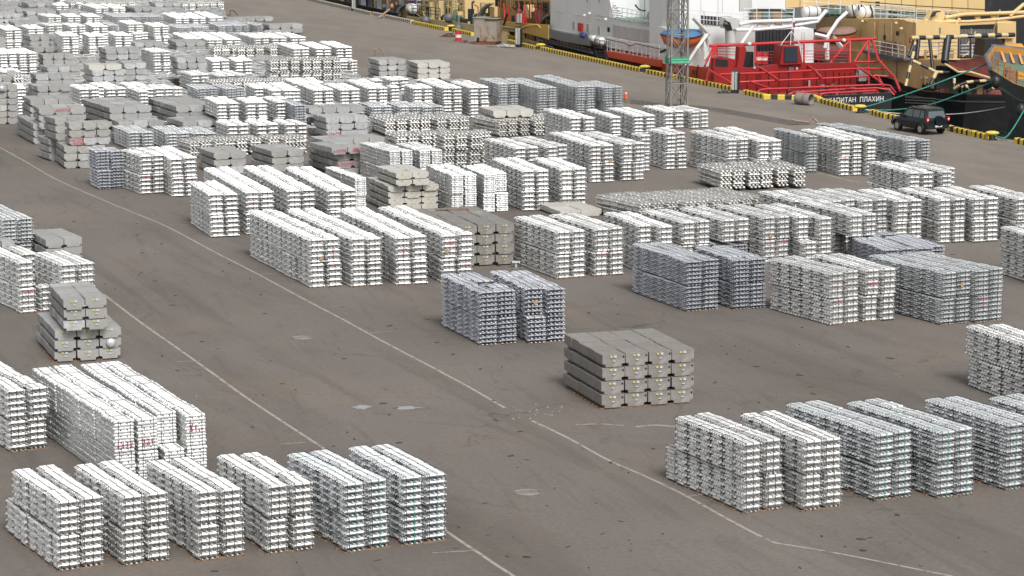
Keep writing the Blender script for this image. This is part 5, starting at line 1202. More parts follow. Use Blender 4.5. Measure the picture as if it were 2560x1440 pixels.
# midships block with ribbed lockers
m = MB(); s2 = loc(onT(1664, 100, 1.9))[0]; zt = loc(onT(1600, 58, 1.9))[2]
m.qbox(s2, s1 - .003, 1.9, 13, -.2, zt); m.build('midship_house', 'white_steel', A)
z_deck = zt
for k in range(16):
    x = 1532 + k * 6.1; yt = 60 + (x - 1525) * .17; wallT(A, 'locker_panel', [(x, yt), (x + 5.2, yt + .9), (x + 5.2, yt + 31), (x, yt + 30)], 1.82, .09, 'offwhite_steel')
for k in range(9):
    x = 1532 + k * 10.8; yt = 92 + (x - 1525) * .17; wallT(A, 'lower_panel', [(x, yt), (x + 9.5, yt + 1.6), (x + 9.5, yt + 27), (x, yt + 25)], 1.84, .07, 'white_steel')
wallT(A, 'crest_mark', [(1647, 98), (1649, 97), (1650, 104), (1648, 109), (1646, 106)], 1.885, .02, 'shade_steel')
m = MB(); m.qbox(s2 + .05, s1 - .05, 1.95, 4.4, zt + .002, zt + .03); m.build('deck_edge', 'deck_green', A)
railing(A, [onT(1532, 46, 1.95), onT(1668, 71, 1.95)], 'white_steel', 3, 1.0, 1.0)
wallT(A, 'upper_house', [(1528, -40), (1700, -40), (1700, 72), (1665, 66), (1528, 44)], 4.6, 6, 'white_steel')
wallT(A, 'doorway', [(1634, -10), (1640, -9), (1640, 40), (1634, 39)], 4.55, .06, 'dark_void'); wallT(A, 'painted_shadow', [(1540, 38), (1650, 48), (1650, 54), (1540, 45)], 4.55, .06, 'dark_void')  # the low dark strip stands in for shadow at the wall foot
wallT(A, 'plate_seam', [(1610, -20), (1612, -20), (1612, 46), (1610, 46)], 4.57, .04, 'shade_steel')
m = MB()
for dx in (0, 22): m.tube([onT(1524 + dx, -10, 2.0 + dx * .05), onT(1537 + dx, 45, 2.0 + dx * .05)], .10, 4, False)
for k in range(9): m.tube([onT(1526 + k * 1.4, -6 + k * 6, 2.0), onT(1548 + k * 1.4, -4 + k * 6, 3.1)], .05, 4, False)
m.build('stair', 'white_steel', A)
pipes(A, 'folded_jib', [(1588, 12, -16), (1596, 22, -16), (1604, 27, -17), (1614, 26, -17)], .07, 'hull_black')
canister(onT(1635, 40, 2.0), QT * .2 + QS * -1, 1.3, .40, 'white liferaft canister on the rail left of the lattice mast')
canister(onT(1500, 103, 1.3), QS, 1.2, .38, 'white liferaft canister behind the end of the grey bulwark')
canister(onT(1482, 96, 1.5), QS, 1.0, .30, 'white liferaft canister just left of another by the bulwark')
canister(onT(1458, 88, 1.5), QS, .9, .24, 'blue covered bundle on the grey bulwark', 'blue_paint')
# gangway stage
m = MB(); m.qbox(-11.5, -8.6, .5, 1.3, -.3, -.2); m.build('gangway', 'hull_black', A)
railing(A, [onT(1487, 128, .9), onT(1512, 133, .9)], 'hull_black', 3, 1.0, .9, .035)
m = MB()
for dx in (0, 22): m.tube([onT(1490 + dx, 125, .8), onT(1496 + dx, 152, .5)], .05, 4, False)
for k in range(6): m.tube([onT(1491 + k, 128 + k * 4.4, .75), onT(1513 + k, 130 + k * 4.4, .75)], .03, 4, False)
m.build('side_ladder', 'hull_black', A)
# orange sponson and its rail
a = [loc(onT(x, y, .75)) for x, y in ((1514, 127), (1648, 150), (1648, 168), (1520, 143))]
m = MB(); m.prism([W(s, .75, z) for s, _, z in a], [W(s, 1.5, z) for s, _, z in a]); m.build('sponson', 'ship_orange', A)
wallT(A, 'side_plating', [(1510, 140), (1664, 165), (1664, 200), (1510, 160)], 1.30, .1, 'ship_maroon')
railing(A, [onT(1518, 128, .85), onT(1572, 138, .85), onT(1648, 151, .85)], 'white_steel', 3, 1.15, .9, .03)
for x in range(1526, 1640, 17): wallT(A, 'scupper', [(x, 118 + (x - 1514) * .19), (x + 10, 120 + (x - 1514) * .19), (x + 10, 124 + (x - 1514) * .19), (x, 122 + (x - 1514) * .19)], 1.80, .02, 'dark_void')
m = MB(); m.tube([onT(1513, 97, .8), onT(1562, 108, .8), onT(1575, 115, .8), onT(1590, 109, .8), onT(1652, 123, .8)], .035, 5); m.build('dark_handrail', 'hull_black', A)
m = MB(); m.tube([onT(1663, 125, .8), onT(1652, 130, .8)], .12, 6); m.build('search_lamp', 'hull_black', A)
# orange side plating aft
a = [loc(onT(x, y, 1.1)) for x, y in ((1655, 158), (1722, 164), (1786, 172), (1786, 226), (1655, 200))]
m = MB(); m.prism([W(s, 1.1, z) for s, _, z in a], [W(s, 1.34, z) for s, _, z in a]); m.build('side_plating', 'ship_orange', A)
m = MB(); m.tube([onT(1746, 163, 1.0), onT(1742, 175, 1.0), onT(1741, 205, 1.0)], .05, 5); m.build('side_hose', 'hull_black', A)
wallT(A, 'side_fitting', [(1731, 174), (1736, 175), (1736, 186), (1731, 185)], 1.0, .1, 'ship_maroon')
# after house
wallS(A, 'after_house', [(1700, -60), (1850, -60), (1963, -60), (1963, 24), (1986, 36), (1986, 62), (2034, 72), (2034, 160), (1700, 168)], -27.0, 6, 'white_steel')
wallS(A, 'house_corner', [(1664, 70), (1722, 66), (1722, 168), (1664, 160)], -25.0, 1.5, 'white_steel')
wallS(A, 'plate_seam', [(1848, -60), (1849.5, -60), (1849.5, 30), (1848, 30)], -27.03, .02, 'shade_steel'); wallS(A, 'painted_shade', [(1850, -60), (1880, -60), (1880, 26), (1850, 26)], -27.04, .03, 'offwhite_steel')  # the off-white plate puts shade into the white wall's colour
for x in (1752, 1795, 1806): wallS(A, 'plate_seam', [(x, -60), (x + 1, -60), (x + 1, 34), (x, 34)], -27.03, .02, 'offwhite_steel')
wallS(A, 'dark_gallery', [(1753, 38), (1830, 42), (1830, 66), (1753, 60)], -27.06, .05, 'curtain_dark')
for k in range(9): wallS(A, 'gallery_slat', [(1758 + k * 8, 40), (1760 + k * 8, 40), (1760 + k * 8, 64), (1758 + k * 8, 63)], -27.10, .03, 'shade_steel')
wing = wallS(A, 'bridge_wing', [(1877, 52), (1877, 34), (1884, 24), (1905, 22), (1945, 23), (1970, 28), (1984, 35), (1984, 52)], -27.3, .2, 'curtain_grey')
for k in range(4): wallS(A, 'wing_window', [(1882 + k * 25, 27), (1903 + k * 25, 26), (1903 + k * 25, 50), (1882 + k * 25, 50)], -27.36, .05, 'deck_green' if k % 2 else 'cream_dark')
wallS(A, 'wing_roof', [(1877, 25), (1905, 20.5), (1950, 21), (1986, 33), (1986, 36), (1950, 24.5), (1905, 23.5), (1878, 28)], -27.5, .3, 'hull_grey')
def deckrail(pts, s, n_=8, mt='white_steel', h=1.0, step=1.0): railing(A, [onS(x, y, s) for x, y in pts], mt, 3, h, step)
deckrail([(1722, 56), (1760, 60), (1860, 68)], -28.4); deckrail([(1860, 50), (1985, 50)], -28.0, h=.9)
cur = wallS(A, 'hangar_opening', [(1889, 77), (1984, 72), (1984, 164), (1889, 166)], -27.08, .06, 'dark_void')
for k in range(11): wallS(A, 'curtain_strip', [(1890 + k * 8.5, 78.5 - k * .45), (1897.4 + k * 8.5, 78 - k * .45), (1897 + k * 8.5, 158 - rndS.random() * 25), (1890.3 + k * 8.5, 158 - rndS.random() * 25)], -27.16 - .04 * (k % 2), .06, 'curtain_dark')
wallS(A, 'locker', [(1985, 72), (2031, 72), (2031, 158), (1985, 160)], -27.5, .5, 'white_steel')
for x in (2004, 2010): wallS(A, 'locker_seam', [(x, 80), (x + .9, 80), (x + .9, 150), (x, 150)], -27.53, .02, 'shade_steel')
wallS(A, 'house_panel', [(1835, 76), (1888, 78), (1888, 160), (1835, 160)], -27.2, .2, 'offwhite_steel')
# crane
pipes(A, 'crane_pedestal', [(1828, 150, -29), (1826, 100, -29), (1825, 62, -29)], .42, 'offwhite_steel', 10)
wallS(A, 'crane_head', [(1812, 62), (1815, 46), (1832, 44), (1850, 50), (1852, 66), (1838, 74), (1815, 72)], -29.5, 1.0, 'offwhite_steel')
for k in range(7): pipes(A, 'crane_hose', [(1812 + k * 2, 50 + k, -30), (1808 + k * 3, 62, -30), (1818 + k * 2, 76, -30)], .045, 'hull_black', 5)
pipes(A, 'crane_boom', [(1848, 61, -29.5), (1880, 54, -29.5), (1960, 52, -29.5), (2046, 46, -29.5)], .16, 'white_steel', 6); pipes(A, 'crane_boom', [(1840, 75, -29.5), (1895, 74, -29.5), (1960, 68, -29.5), (2046, 54, -29.5)], .13, 'white_steel', 6)
pipes(A, 'crane_jib', [(2044, 52, -29.5), (2054, 40, -29.5), (2066, 26, -29.5)], .17, 'white_steel', 6); pipes(A, 'crane_strut', [(1852, 112, -29.5), (1868, 88, -29.5), (1883, 66, -29.5)], .15, 'white_steel', 7)
for x in (1900, 1930, 1960, 2000): wallS(A, 'boom_bracket', [(x - 5, 52), (x + 5, 51), (x + 5, 66), (x - 5, 68)], -29.4, .2, 'white_steel')
for x in (1905, 1940): wallS(A, 'boom_window', [(x, 56), (x + 14, 56), (x + 14, 63), (x, 63)], -28.9, .2, 'cream_dark')
# davits
for q in ([(1733, 45, -28.6), (1768, 82, -28.6), (1774, 86, -28.6)], [(1770, 84, -28.6), (1742, 122, -29), (1715, 165, -29)], [(1752, 60, -28.2), (1758, 150, -28.2)], [(1764, 90, -28.2), (1775, 130, -28.2), (1760, 150, -28.2)]): pipes(A, 'davit_arm', q, .16, 'offwhite_steel', 4, False)
for q in ([(2063, 120, -27.5), (2070, 90, -27.5), (2095, 52, -27.5), (2118, 31, -27.5)], [(2082, 84, -27.3), (2090, 100, -27.3), (2108, 122, -27.3)], [(2036, 86, -27.5), (2070, 94, -27.5)], [(2068, 90, -27.2), (2068, 150, -27.2)]): pipes(A, 'davit_arm', q, .17, 'white_steel', 4, False)
lifeboat(onS(1705, 92, -27.6), QT * -1 + QS * .1, 3.5, 1.9, 1.5, 'cover_blue', 'orange lifeboat under a blue cover behind the lattice mast')
lifeboat(onS(2092, 84, -26.6), QT * -1 + QS * .1, 3.4, 1.8, 1.4, 'cover_brown', 'orange lifeboat under a brown cover before the cream ship')
canister(onS(2028, 30, -26), QT, 1.6, .45, 'white liferaft canister above the white crane boom end')
clutter(A, (-31, -28, 2.2, 5.2, -.4, 1.6), 16, ['white_steel', 'offwhite_steel', 'shade_steel', 'hull_black'])
# red after bulkhead
wallS(A, 'red_bulkhead', [(1784, 168), (1884, 170), (1950, 160), (2008, 158), (2140, 157), (2140, 236), (1784, 232)], -36.3, .5, 'ship_red')
for x in (1868, 1892, 1922, 1948, 1972, 2010, 2042, 2064, 2086): wallS(A, 'bulkhead_rib', [(x, 178), (x + 2, 178), (x + 2, 234), (x, 234)], -36.38, .08, 'ship_maroon')
for k in range(4): wallS(A, 'bulkhead_door', [(2085 + k * 14, 182), (2095 + k * 14, 182), (2095 + k * 14, 230), (2085 + k * 14, 230)], -36.42, .1, 'ship_red')
wallS(A, 'side_wing', [(1784, 146), (1800, 140), (1845, 150), (1850, 178), (1818, 182), (1784, 174)], -35.6, .5, 'ship_red')
wallS(A, 'dark_recess', [(1790, 147), (1820, 150), (1820, 168), (1790, 167)], -35.66, .05, 'dark_void'); wallS(A, 'dark_recess', [(1856, 128), (1884, 130), (1884, 166), (1856, 166)], -33.2, .1, 'dark_void')
cab = wallS(A, 'control_cabin', [(1950, 162), (1957, 115), (1998, 115), (2007, 160)], -36.6, 1.4, 'ship_red')
wallS(A, 'cabin_window', [(1962, 118), (1993, 117), (1995, 154), (1961, 155)], -36.7, .08, 'window_glass')
wallS(A, 'winch_mouth', [(1848, 117), (1862, 115), (1866, 124), (1858, 165), (1852, 178), (1840, 176), (1846, 150)], -35.9, .6, 'ship_red')
for x, y in ((1884, 166), (1990, 168)): wallS(A, 'notice', [(x, y), (x + 5, y), (x + 5, y + 6), (x, y + 6)], -36.42, .04, 'post_pale')
wallS(A, 'hatch', [(1972, 168), (1984, 168), (1984, 177), (1972, 177)], -36.42, .05, 'hull_grey'); wallS(A, 'notice', [(2021, 201), (2026, 201), (2026, 216), (2021, 216)], -36.5, .04, 'post_pale')
# red pipe frame
R1 = [([(1775, 115, -33), (1980, 106, -33), (2190, 97, -33)], .16), ([(1788, 117, -33), (1779, 145, -34), (1766, 205, -36)], .12), ([(1783, 117, -33), (1762, 165, -34)], .10),
 ([(1888, 112, -33), (1888, 160, -35)], .10), ([(2010, 106, -33), (2010, 156, -35)], .10), ([(2124, 101, -33), (2075, 158, -34)], .13), ([(2125, 101, -33), (2125, 157, -34)], .12), ([(2171, 100, -33), (2135, 156, -34)], .12), ([(2172, 99, -33), (2172, 215, -37)], .09),
 ([(2180, 99, -33), (2196, 150, -36), (2216, 172, -39), (2236, 192, -41), (2250, 226, -43.5)], .13), ([(1790, 118, -33), (1787, 166, -34)], .12),
 ([(1773, 175, -36), (1798, 190, -37.5), (1826, 206, -39)], .11), ([(1892, 165, -35.5), (1922, 183, -38), (1946, 200, -40)], .11), ([(2012, 158, -35.5), (2038, 177, -38), (2054, 194, -40)], .11), ([(2130, 158, -35), (2152, 172, -37.5), (2180, 190, -40), (2200, 204, -41), (2206, 214, -42)], .12),
 ([(1798, 186, -37.5), (1920, 182, -37.5), (2038, 176, -37.5), (2152, 171, -37.5), (2215, 172, -37.5)], .10), ([(1826, 206, -39), (1880, 204, -39.5), (1990, 199, -39.5), (2100, 194, -39.5), (2190, 189, -39.5), (2232, 192, -40)], .10),
 ([(2135, 155, -35.5), (2205, 154, -35.5)], .10), ([(1875, 204, -39.5), (1930, 223, -41.5)], .10), ([(2195, 190, -39.5), (2210, 216, -41.5)], .09),
 ([(1893, 232, -42), (1900, 225, -41.8), (1915, 223, -41.8), (2060, 217, -41.8), (2200, 212, -41.8), (2225, 214, -42), (2240, 232, -43)], .10),
 ([(1970, 237, -43), (1985, 231, -43), (2100, 224, -43), (2190, 220, -43), (2222, 224, -43.2), (2236, 238, -43.6)], .10), ([(2049, 248, -44.5), (2052, 236, -44.5), (2062, 233, -44.5), (2130, 230, -44.5), (2190, 226, -44.5), (2194, 230, -44.5), (2194, 243, -44.5)], .10),
 ([(1985, 231, -43), (2052, 236, -44.5)], .09), ([(2140, 228, -44), (2140, 240, -44.5)], .09), ([(1812, 216, -38), (1826, 206, -39)], .09), ([(2092, 240, -44.6), (2092, 232, -44.5)], .09)]
for q, r_ in R1: pipes(A, 'frame_pipe', q, r_ * .8, 'pipe_red')
pts = [onS(1793, 143, -33.4), onS(1846, 145, -33.4)]; railing(A, pts, 'pipe_red', 4, .9, 1.2, .03); railing(A, [onS(1890, 160, -34.2), onS(1950, 158, -34.2)], 'pipe_red', 4, .9, 1.3, .03); railing(A, [onS(2008, 157, -34), (onS(2122, 156, -34))], 'pipe_red', 4, .9, 1.3, .03)
for q in ((2095, 214), (2044, 217)): pass
pipes(A, 'signal_bar', [(2068, 218, -42.6), (2096, 205, -42.6), (2090, 218, -42.6)], .03, 'cover_brown', 4)
for x in (1853, 2108): m = MB(); m.ell(onS(x + 20 if x == 1853 else x + 2, 110 if x == 1853 else 101, -33.2), .18, .18, .16); m.build('lamp', 'raft_white', A)
for k, x in enumerate((1895, 1911)): 
    drum(onS(x, 160, -33.0), .28, .85, ((.33, 'barrel_red'), (.34, 'barrel_white'), (.33, 'barrel_red')), ('left' if k == 0 else 'right') + ' one of two red and white drums on the red deck', 'drums on the red deck')
pipes(A, 'flag_staff', [(1980, 76, -33.5), (1984, 24, -33.5)], .03, 'white_steel', 5)
for k, mt in enumerate(('letter_white', 'blue_paint', 'barrel_red')): pipes(A, 'flag', [(1982.5 + k * .9, 47 + k * 7, -33.45), (1984 + k * 1.4, 56 + k * 6, -33.45)], .09, mt, 5)
for q in ([(1950, 115, -33.5), (1978, 78, -33.5)], [(1978, 78, -33.5), (1976, 114, -33.5)], [(1978, 78, -33.5), (2012, 130, -33.5)]): pipes(A, 'tripod_leg', q, .035, 'white_steel', 4)
clutter(A, (-43.5, -38, 4.5, 11.5, -.85, .1), 26, ['hull_black', 'ship_maroon', 'hull_grey', 'ship_red'])
clutter(A, (-34.5, -33, 12, 14, -.2, 1.2), 10, ['hull_black', 'hull_grey', 'shade_steel'])
# name on the stern
c0 = onS(2078, 254, -46.0); c1 = onS(2202, 250, -46.0)
nb_ = MB(); ex = (c1 - c0).normalized(); uz = Vector((0, 0, 1)); ez = ex.cross(uz)
base = (c0 + c1) / 2 - Vector(A.location)
mt = Matrix(((ex.x, 0, ez.x, base.x), (ex.y, 0, ez.y, base.y), (ex.z, 1, ez.z, base.z), (0, 0, 0, 1)))
nm = MB(); cc = (c0 + c1) / 2
nm.hexa([cc - ex * 2.6 - uz * .85 - ez * .3, cc + ex * 2.9 - uz * .85 - ez * .3, cc + ex * 2.9 - uz * .85 - ez * .02, cc - ex * 2.6 - uz * .85 - ez * .02], [cc - ex * 2.6 + uz * .42 - ez * .3, cc + ex * 2.9 + uz * .50 - ez * .3, cc + ex * 2.9 + uz * .50 - ez * .02, cc - ex * 2.6 + uz * .42 - ez * .02]); nm.build('stern_plate', 'hull_black', A)
writing('КАПИТАН  ПЛАХИН', .50, 'letter_white', A, mt @ Matrix.Translation((0, .06, .02)), 'ship_name', .92)
writing('САНКТ-ПЕТЕРБУРГ', .15, 'shade_steel', A, mt @ Matrix.Translation((.1, -.33, .02)), 'home_port', .9)

# ---------------------------------------------------------------- cream and black ship
B_ = thing('icebreaking_tug', W(-22, 23, -3), 'cream ship with black hull and striped pipe frame behind the car', 'ship', 'ships moored at the quay')
hull(B_, [(13, 23, 1.0), (6, 18.4, .85), (2, 17.2, .75), (-20, 16.9, .2), (-33, 16.8, -.3), (-38, 15.4, -.35), (-42, 14.6, -.35), (-44.8, 16.5, -.4), (-46, 20, -.45), (-45.8, 25, -.4), (-43, 29, -.4), (-33, 30.2, -.3), (2, 29.8, .75), (6, 28, .85)], -3.3, 'hull_black', 'deck_red', .5, rub=.55)
wallT(B_, 'upper_side', [(2040, 40), (2110, 46), (2230, 47), (2290, 57), (2290, 140), (2256, 148), (2160, 126), (2040, 110)], 17.4, 2.0, 'cream_steel')
wallT(B_, 'lower_side', [(2120, 126), (2160, 128), (2258, 148), (2300, 148), (2362, 150), (2372, 222), (2290, 220), (2262, 214), (2120, 200)], 17.1, .3, 'cream_steel')
for x in (2171, 2195, 2213): wallT(B_, 'side_panel', [(x, 55 + (x - 2171) * .02), (x + 15, 56), (x + 15, 118), (x, 116)], 17.33, .08, 'cream_steel')
for x in (2150, 2192, 2210, 2232, 2262, 2284): wallT(B_, 'plate_seam', [(x, 52), (x + .9, 52), (x + .9, 128), (x, 128)], 17.31, .03, 'cream_dark')
for x in (2205, 2240, 2275, 2310): wallT(B_, 'plate_seam', [(x, 155), (x + 1, 155), (x + 1, 214), (x, 214)], 17.0, .05, 'cream_dark')
wallT(B_, 'side_fender', [(2155, 124), (2185, 132), (2260, 146), (2260, 151), (2230, 150), (2180, 139), (2157, 132)], 16.6, .6, 'hull_grey')
for x, y in ((2208, 88), (2272, 95), (2240, 78)): wallT(B_, 'port_fitting', [(x, y), (x + 3, y), (x + 3, y + 11), (x, y + 11)], 17.2, .12, 'dark_void')
for x, y in ((2156, 54), (2240, 58), (2253, 72)): m = MB(); m.ell(onT(x, y, 17.1), .16, .16, .13); m.build('deck_lamp', 'cream_steel', B_)
for x in (2156, 2252): m = MB(); m.tube([onT(x - 10, 48, 17.2), onT(x + 12, 51, 17.2)], .05, 5); m.build('lamp_bar', 'pale_cream', B_)
wallT(B_, 'life_ring_board', [(2272, 93), (2277, 94), (2277, 104), (2272, 103)], 17.1, .1, 'cone_orange')
m = MB()
for k in range(10): m.tube([onT(2206 + k * 4, 100 + (k % 3) * 2, 17.1), onT(2204 + k * 4.5, 130 + (k % 4), 17.1)], .06, 5)
m.build('hung_ropes', 'cover_brown', B_)
railing(B_, [onT(2168, 131, 16.8), onT(2215, 139, 16.8), onT(2262, 148, 16.8)], 'white_steel', 3, 1.0, 1.0)
railing(B_, [onT(2048, 36, 17.5), onT(2115, 44, 17.5)], 'white_steel', 3, 1.0, 1.0); railing(B_, [onT(2186, 47, 17.6), onT(2230, 48, 17.6), onT(2290, 58, 17.6)], 'white_steel', 3, 1.0, 1.0)
m = MB(); a = loc(onT(2110, 46, 17.4)); b = loc(onT(2290, 57, 17.4)); m.qbox(b[0], a[0] + 6, 17.45, 19.6, a[2] - .5, a[2] - .02); m.build('boat_deck', 'deck_green', B_)
wallS(B_, 'after_upper_house', [(2284, 54), (2400, 60), (2400, 150), (2284, 146)], -32.5, 3, 'cream_steel')
wallS(B_, 'top_house', [(1964, -80), (2462, -80), (2462, 38), (2280, 30), (2080, 12), (1964, 20)], -22, 5, 'cream_steel')
for x in (2000, 2213, 2254, 2290, 2332, 2380, 2420): wallS(B_, 'plate_seam', [(x, -60), (x + 1.1, -60), (x + 1.1, 26), (x, 26)], -22.05, .05, 'cream_dark')
m = MB(); m.tube([onS(2150, 4, -22.4), onS(2280, 14, -22.4), onS(2462, 24, -22.4)], .04, 5); m.build('wire', 'hull_black', B_)
wallS(B_, 'green_deck_edge', [(2060, 26), (2240, 34), (2390, 44), (2390, 50), (2240, 42), (2060, 34)], -23.4, 1.2, 'deck_green')
railing(B_, [onS(2010, 26, -24), onS(2100, 34, -24)], 'white_steel', 3, 1.1, 1.0); railing(B_, [onS(2186, 44, -26), onS(2285, 52, -26)], 'white_steel', 3, 1.1, 1.1); railing(B_, [onS(2290, 56, -27), onS(2395, 62, -27)], 'white_steel', 3, 1.1, 1.1)
canister(onS(2142, 26, -24.4), QT * 1 + QS * .3, 1.7, .50, 'left white liferaft canister in black cradle on the cream ship'); canister(onS(2162, 30, -25.2), QT * 1 + QS * .3, 1.7, .52, 'right white liferaft canister in black cradle on the cream ship')
for x in (2130, 2146, 2153, 2176): pipes(B_, 'raft_cradle', [(x, 12, -25.6), (x + 6, 45, -25.6)], .06, 'hull_black', 4)
pipes(B_, 'vent_stub', [(2194, 16, -24), (2194, 4, -24)], .18, 'hull_black', 8)
# boom and working deck
pipes(B_, 'crane_pedestal', [(2332, 150, -31), (2334, 90, -31), (2336, 52, -31)], .55, 'cream_steel', 10); wallS(B_, 'crane_head', [(2322, 50), (2340, 30), (2360, 27), (2364, 44), (2345, 56)], -31.6, 1.0, 'cream_steel')
for k in range(4): pipes(B_, 'crane_hose', [(2326 + k * 3, 44 - k, -32), (2332 + k * 3, 30, -32), (2342 + k * 3, 28, -32)], .05, 'hull_black', 5)
pipes(B_, 'crane_boom', [(2362, 44, -31.6), (2410, 36, -31.6), (2500, 33, -31.6), (2580, 30, -31.6)], .17, 'cream_steel', 6); pipes(B_, 'crane_boom', [(2310, 50, -31.6), (2340, 54, -31.6), (2420, 54, -31.6), (2500, 48, -31.6), (2580, 38, -31.6)], .14, 'cream_steel', 6)
pipes(B_, 'crane_strut', [(2368, 95, -31.6), (2399, 46, -31.6)], .16, 'cream_steel', 7); pipes(B_, 'crane_jib', [(2524, 40, -31.6), (2560, 10, -31.6)], .16, 'cream_steel', 6)
for x in (2445, 2485): wallS(B_, 'boom_bracket', [(x - 6, 36), (x + 6, 35), (x + 6, 48), (x - 6, 50)], -31.5, .2, 'cream_steel')
wallS(B_, 'house_back', [(2394, 54), (2540, 54), (2540, 140), (2394, 150)], -28.5, 2, 'cream_steel')
hg = wallS(B_, 'hangar_opening', [(2396, 64), (2492, 60), (2512, 62), (2512, 142), (2396, 145)], -28.58, .06, 'dark_void')
for k in range(12): wallS(B_, 'curtain_strip', [(2396 + k * 7.8, 73), (2403 + k * 7.8, 73), (2403 + k * 7.8, 141), (2396 + k * 7.8, 142)], -28.66 - .03 * (k % 2), .05, 'curtain_grey')
wallS(B_, 'panel', [(2494, 58), (2536, 58), (2536, 96), (2494, 96)], -28.8, .3, 'cream_steel')
wallS(B_, 'dark_cabin', [(2459, 140), (2464, 98), (2505, 97), (2512, 140)], -39, 1.5, 'hull_black'); wallS(B_, 'cabin_window', [(2478, 111), (2486, 111), (2486, 124), (2478, 124)], -39.06, .05, 'curtain_grey')
for q in ([(2490, 92, -31), (2405, 142, -31)], [(2428, 70, -31), (2425, 145, -31)], [(2440, 78, -31), (2418, 112, -31)], [(2500, 24, -30.5), (2480, 90, -30.5)]): pipes(B_, 'stay', q, .06, 'pale_cream', 5)
railing(B_, [onS(2400, 144, -31.5), onS(2460, 143, -31.5)], 'white_steel', 4, 1.0, 1.1); railing(B_, [onS(2296, 144, -42), onS(2396, 142, -42)], 'white_steel', 4, 1.1, 1.6, .04)
wallS(B_, 'net_roll', [(2438, 106), (2456, 106), (2456, 128), (2434, 130)], -31.3, .5, 'cover_brown')
m = MB(); q = [onS(2361, 158, -43.2), onS(2458, 142, -39), onS(2500, 142, -39), onS(2500, 202, -43.8)]; m.add(q + [v - Vector((0, 0, .12)) for v in q], [(0, 3, 2, 1), (0, 1, 2, 3), (4, 5, 6, 7), (0, 4, 7, 3)]); m.build('red_deck', 'deck_red', B_)
pipes(B_, 'deck_edge_pipe', [(2361, 159, -43.3), (2395, 180, -43.6), (2425, 180, -43.6), (2498, 202, -43.9)], .10, 'pale_cream', 6)
wallS(B_, 'shade_under_deck', [(2345, 165), (2372, 165), (2400, 184), (2500, 204), (2510, 225), (2340, 222)], -42.4, .3, 'dark_void')  # near-black sheet stands in for the shade beneath the red deck
def striped(pts, r_, n_=9):
    P = [onS(x, y, s) for x, y, s in pts]
    segs = []; L = sum((b - a).length for a, b in zip(P, P[1:])); k = max(2, round(L / .55)); tot = 0
    def pt(d):
        for a, b in zip(P, P[1:]):
            l = (b - a).length
            if d <= l: return a + (b - a) * (d / l)
            d -= l
        return P[-1]
    for i in range(k): MB().tube([pt(L * i / k), pt(L * (i + 1) / k)], r_, 7).build('frame_pipe', 'pale_cream' if i % 2 == 0 else 'hull_black', B_)
striped([(2278, 95, -42.5), (2400, 92, -42.5)], .17); striped([(2400, 91, -42.5), (2460, 89, -42.5), (2536, 87, -42.5)], .17); writing('ОСТОРОЖНО ВЫСОТА', .16, 'letter_white', B_, Matrix.Translation(onS(2424, 90, -42.75) - Vector(B_.location)) @ Matrix.Rotation(-math.pi * 0 + QY * 1.0, 4, 'Z') @ Matrix.Rotation(math.pi / 2, 4, 'X'))
striped([(2288, 97, -42.5), (2284, 130, -43), (2264, 215, -43.8)], .12); striped([(2282, 152, -43.2), (2312, 166, -43.7), (2340, 180, -44)], .12); striped([(2340, 180, -44), (2372, 181, -44)], .11); striped([(2341, 180, -44), (2326, 212, -44.3)], .15)
striped([(2385, 222, -44.6), (2400, 212, -45), (2416, 206, -45.1), (2430, 204, -45.1), (2480, 201, -45.1)], .12); striped([(2386, 196, -44.3), (2385, 222, -44.6)], .11); striped([(2406, 212, -45), (2404, 224, -45)], .11); striped([(2412, 210, -45), (2425, 228, -45.3)], .11); striped([(2492, 216, -45.1), (2468, 228, -45.3)], .11)
for q, r_ in (([(2290, 96, -42.5), (2272, 142, -43)], .14), ([(2297, 96, -42.5), (2292, 148, -43)], .15), ([(2324, 100, -42.5), (2332, 176, -43.8)], .13), ([(2370, 92, -42.5), (2364, 135, -43), (2362, 155, -43.3)], .30), ([(2399, 93, -42.5), (2397, 145, -43)], .12), ([(2426, 92, -42.5), (2426, 145, -42.6)], .08)): pipes(B_, 'frame_pipe', q, r_, 'hull_black')
clutter(B_, (-43, -37, 16.2, 19.8, -.85, .3), 22, ['hull_black', 'cream_dark', 'hull_grey', 'deck_green', 'winch_orange']); clutter(B_, (-36, -33.5, 17.2, 20.5, 1.4, 2.6), 8, ['hull_black', 'cream_steel', 'cream_dark'])
for x, y in ((2297, 192), (2306, 188)): wallT(B_, 'notice', [(x, y), (x + 5, y), (x + 5, y + 7), (x, y + 7)], 16.9, .06, 'post_pale')
# chain fender net at the black stern
m = MB()
for k in range(12): m.tube([onS(2265 + k * 6, 238 + k * .8, -45.2), onS(2270 + k * 6, 262 + k * .5, -45.0)], .07, 5)
for k in range(3): m.tube([onS(2262, 243 + 7 * k, -45.3), onS(2340, 247 + 7 * k, -45.6)], .06, 5)
m.build('tyre_net', 'tyre', B_)

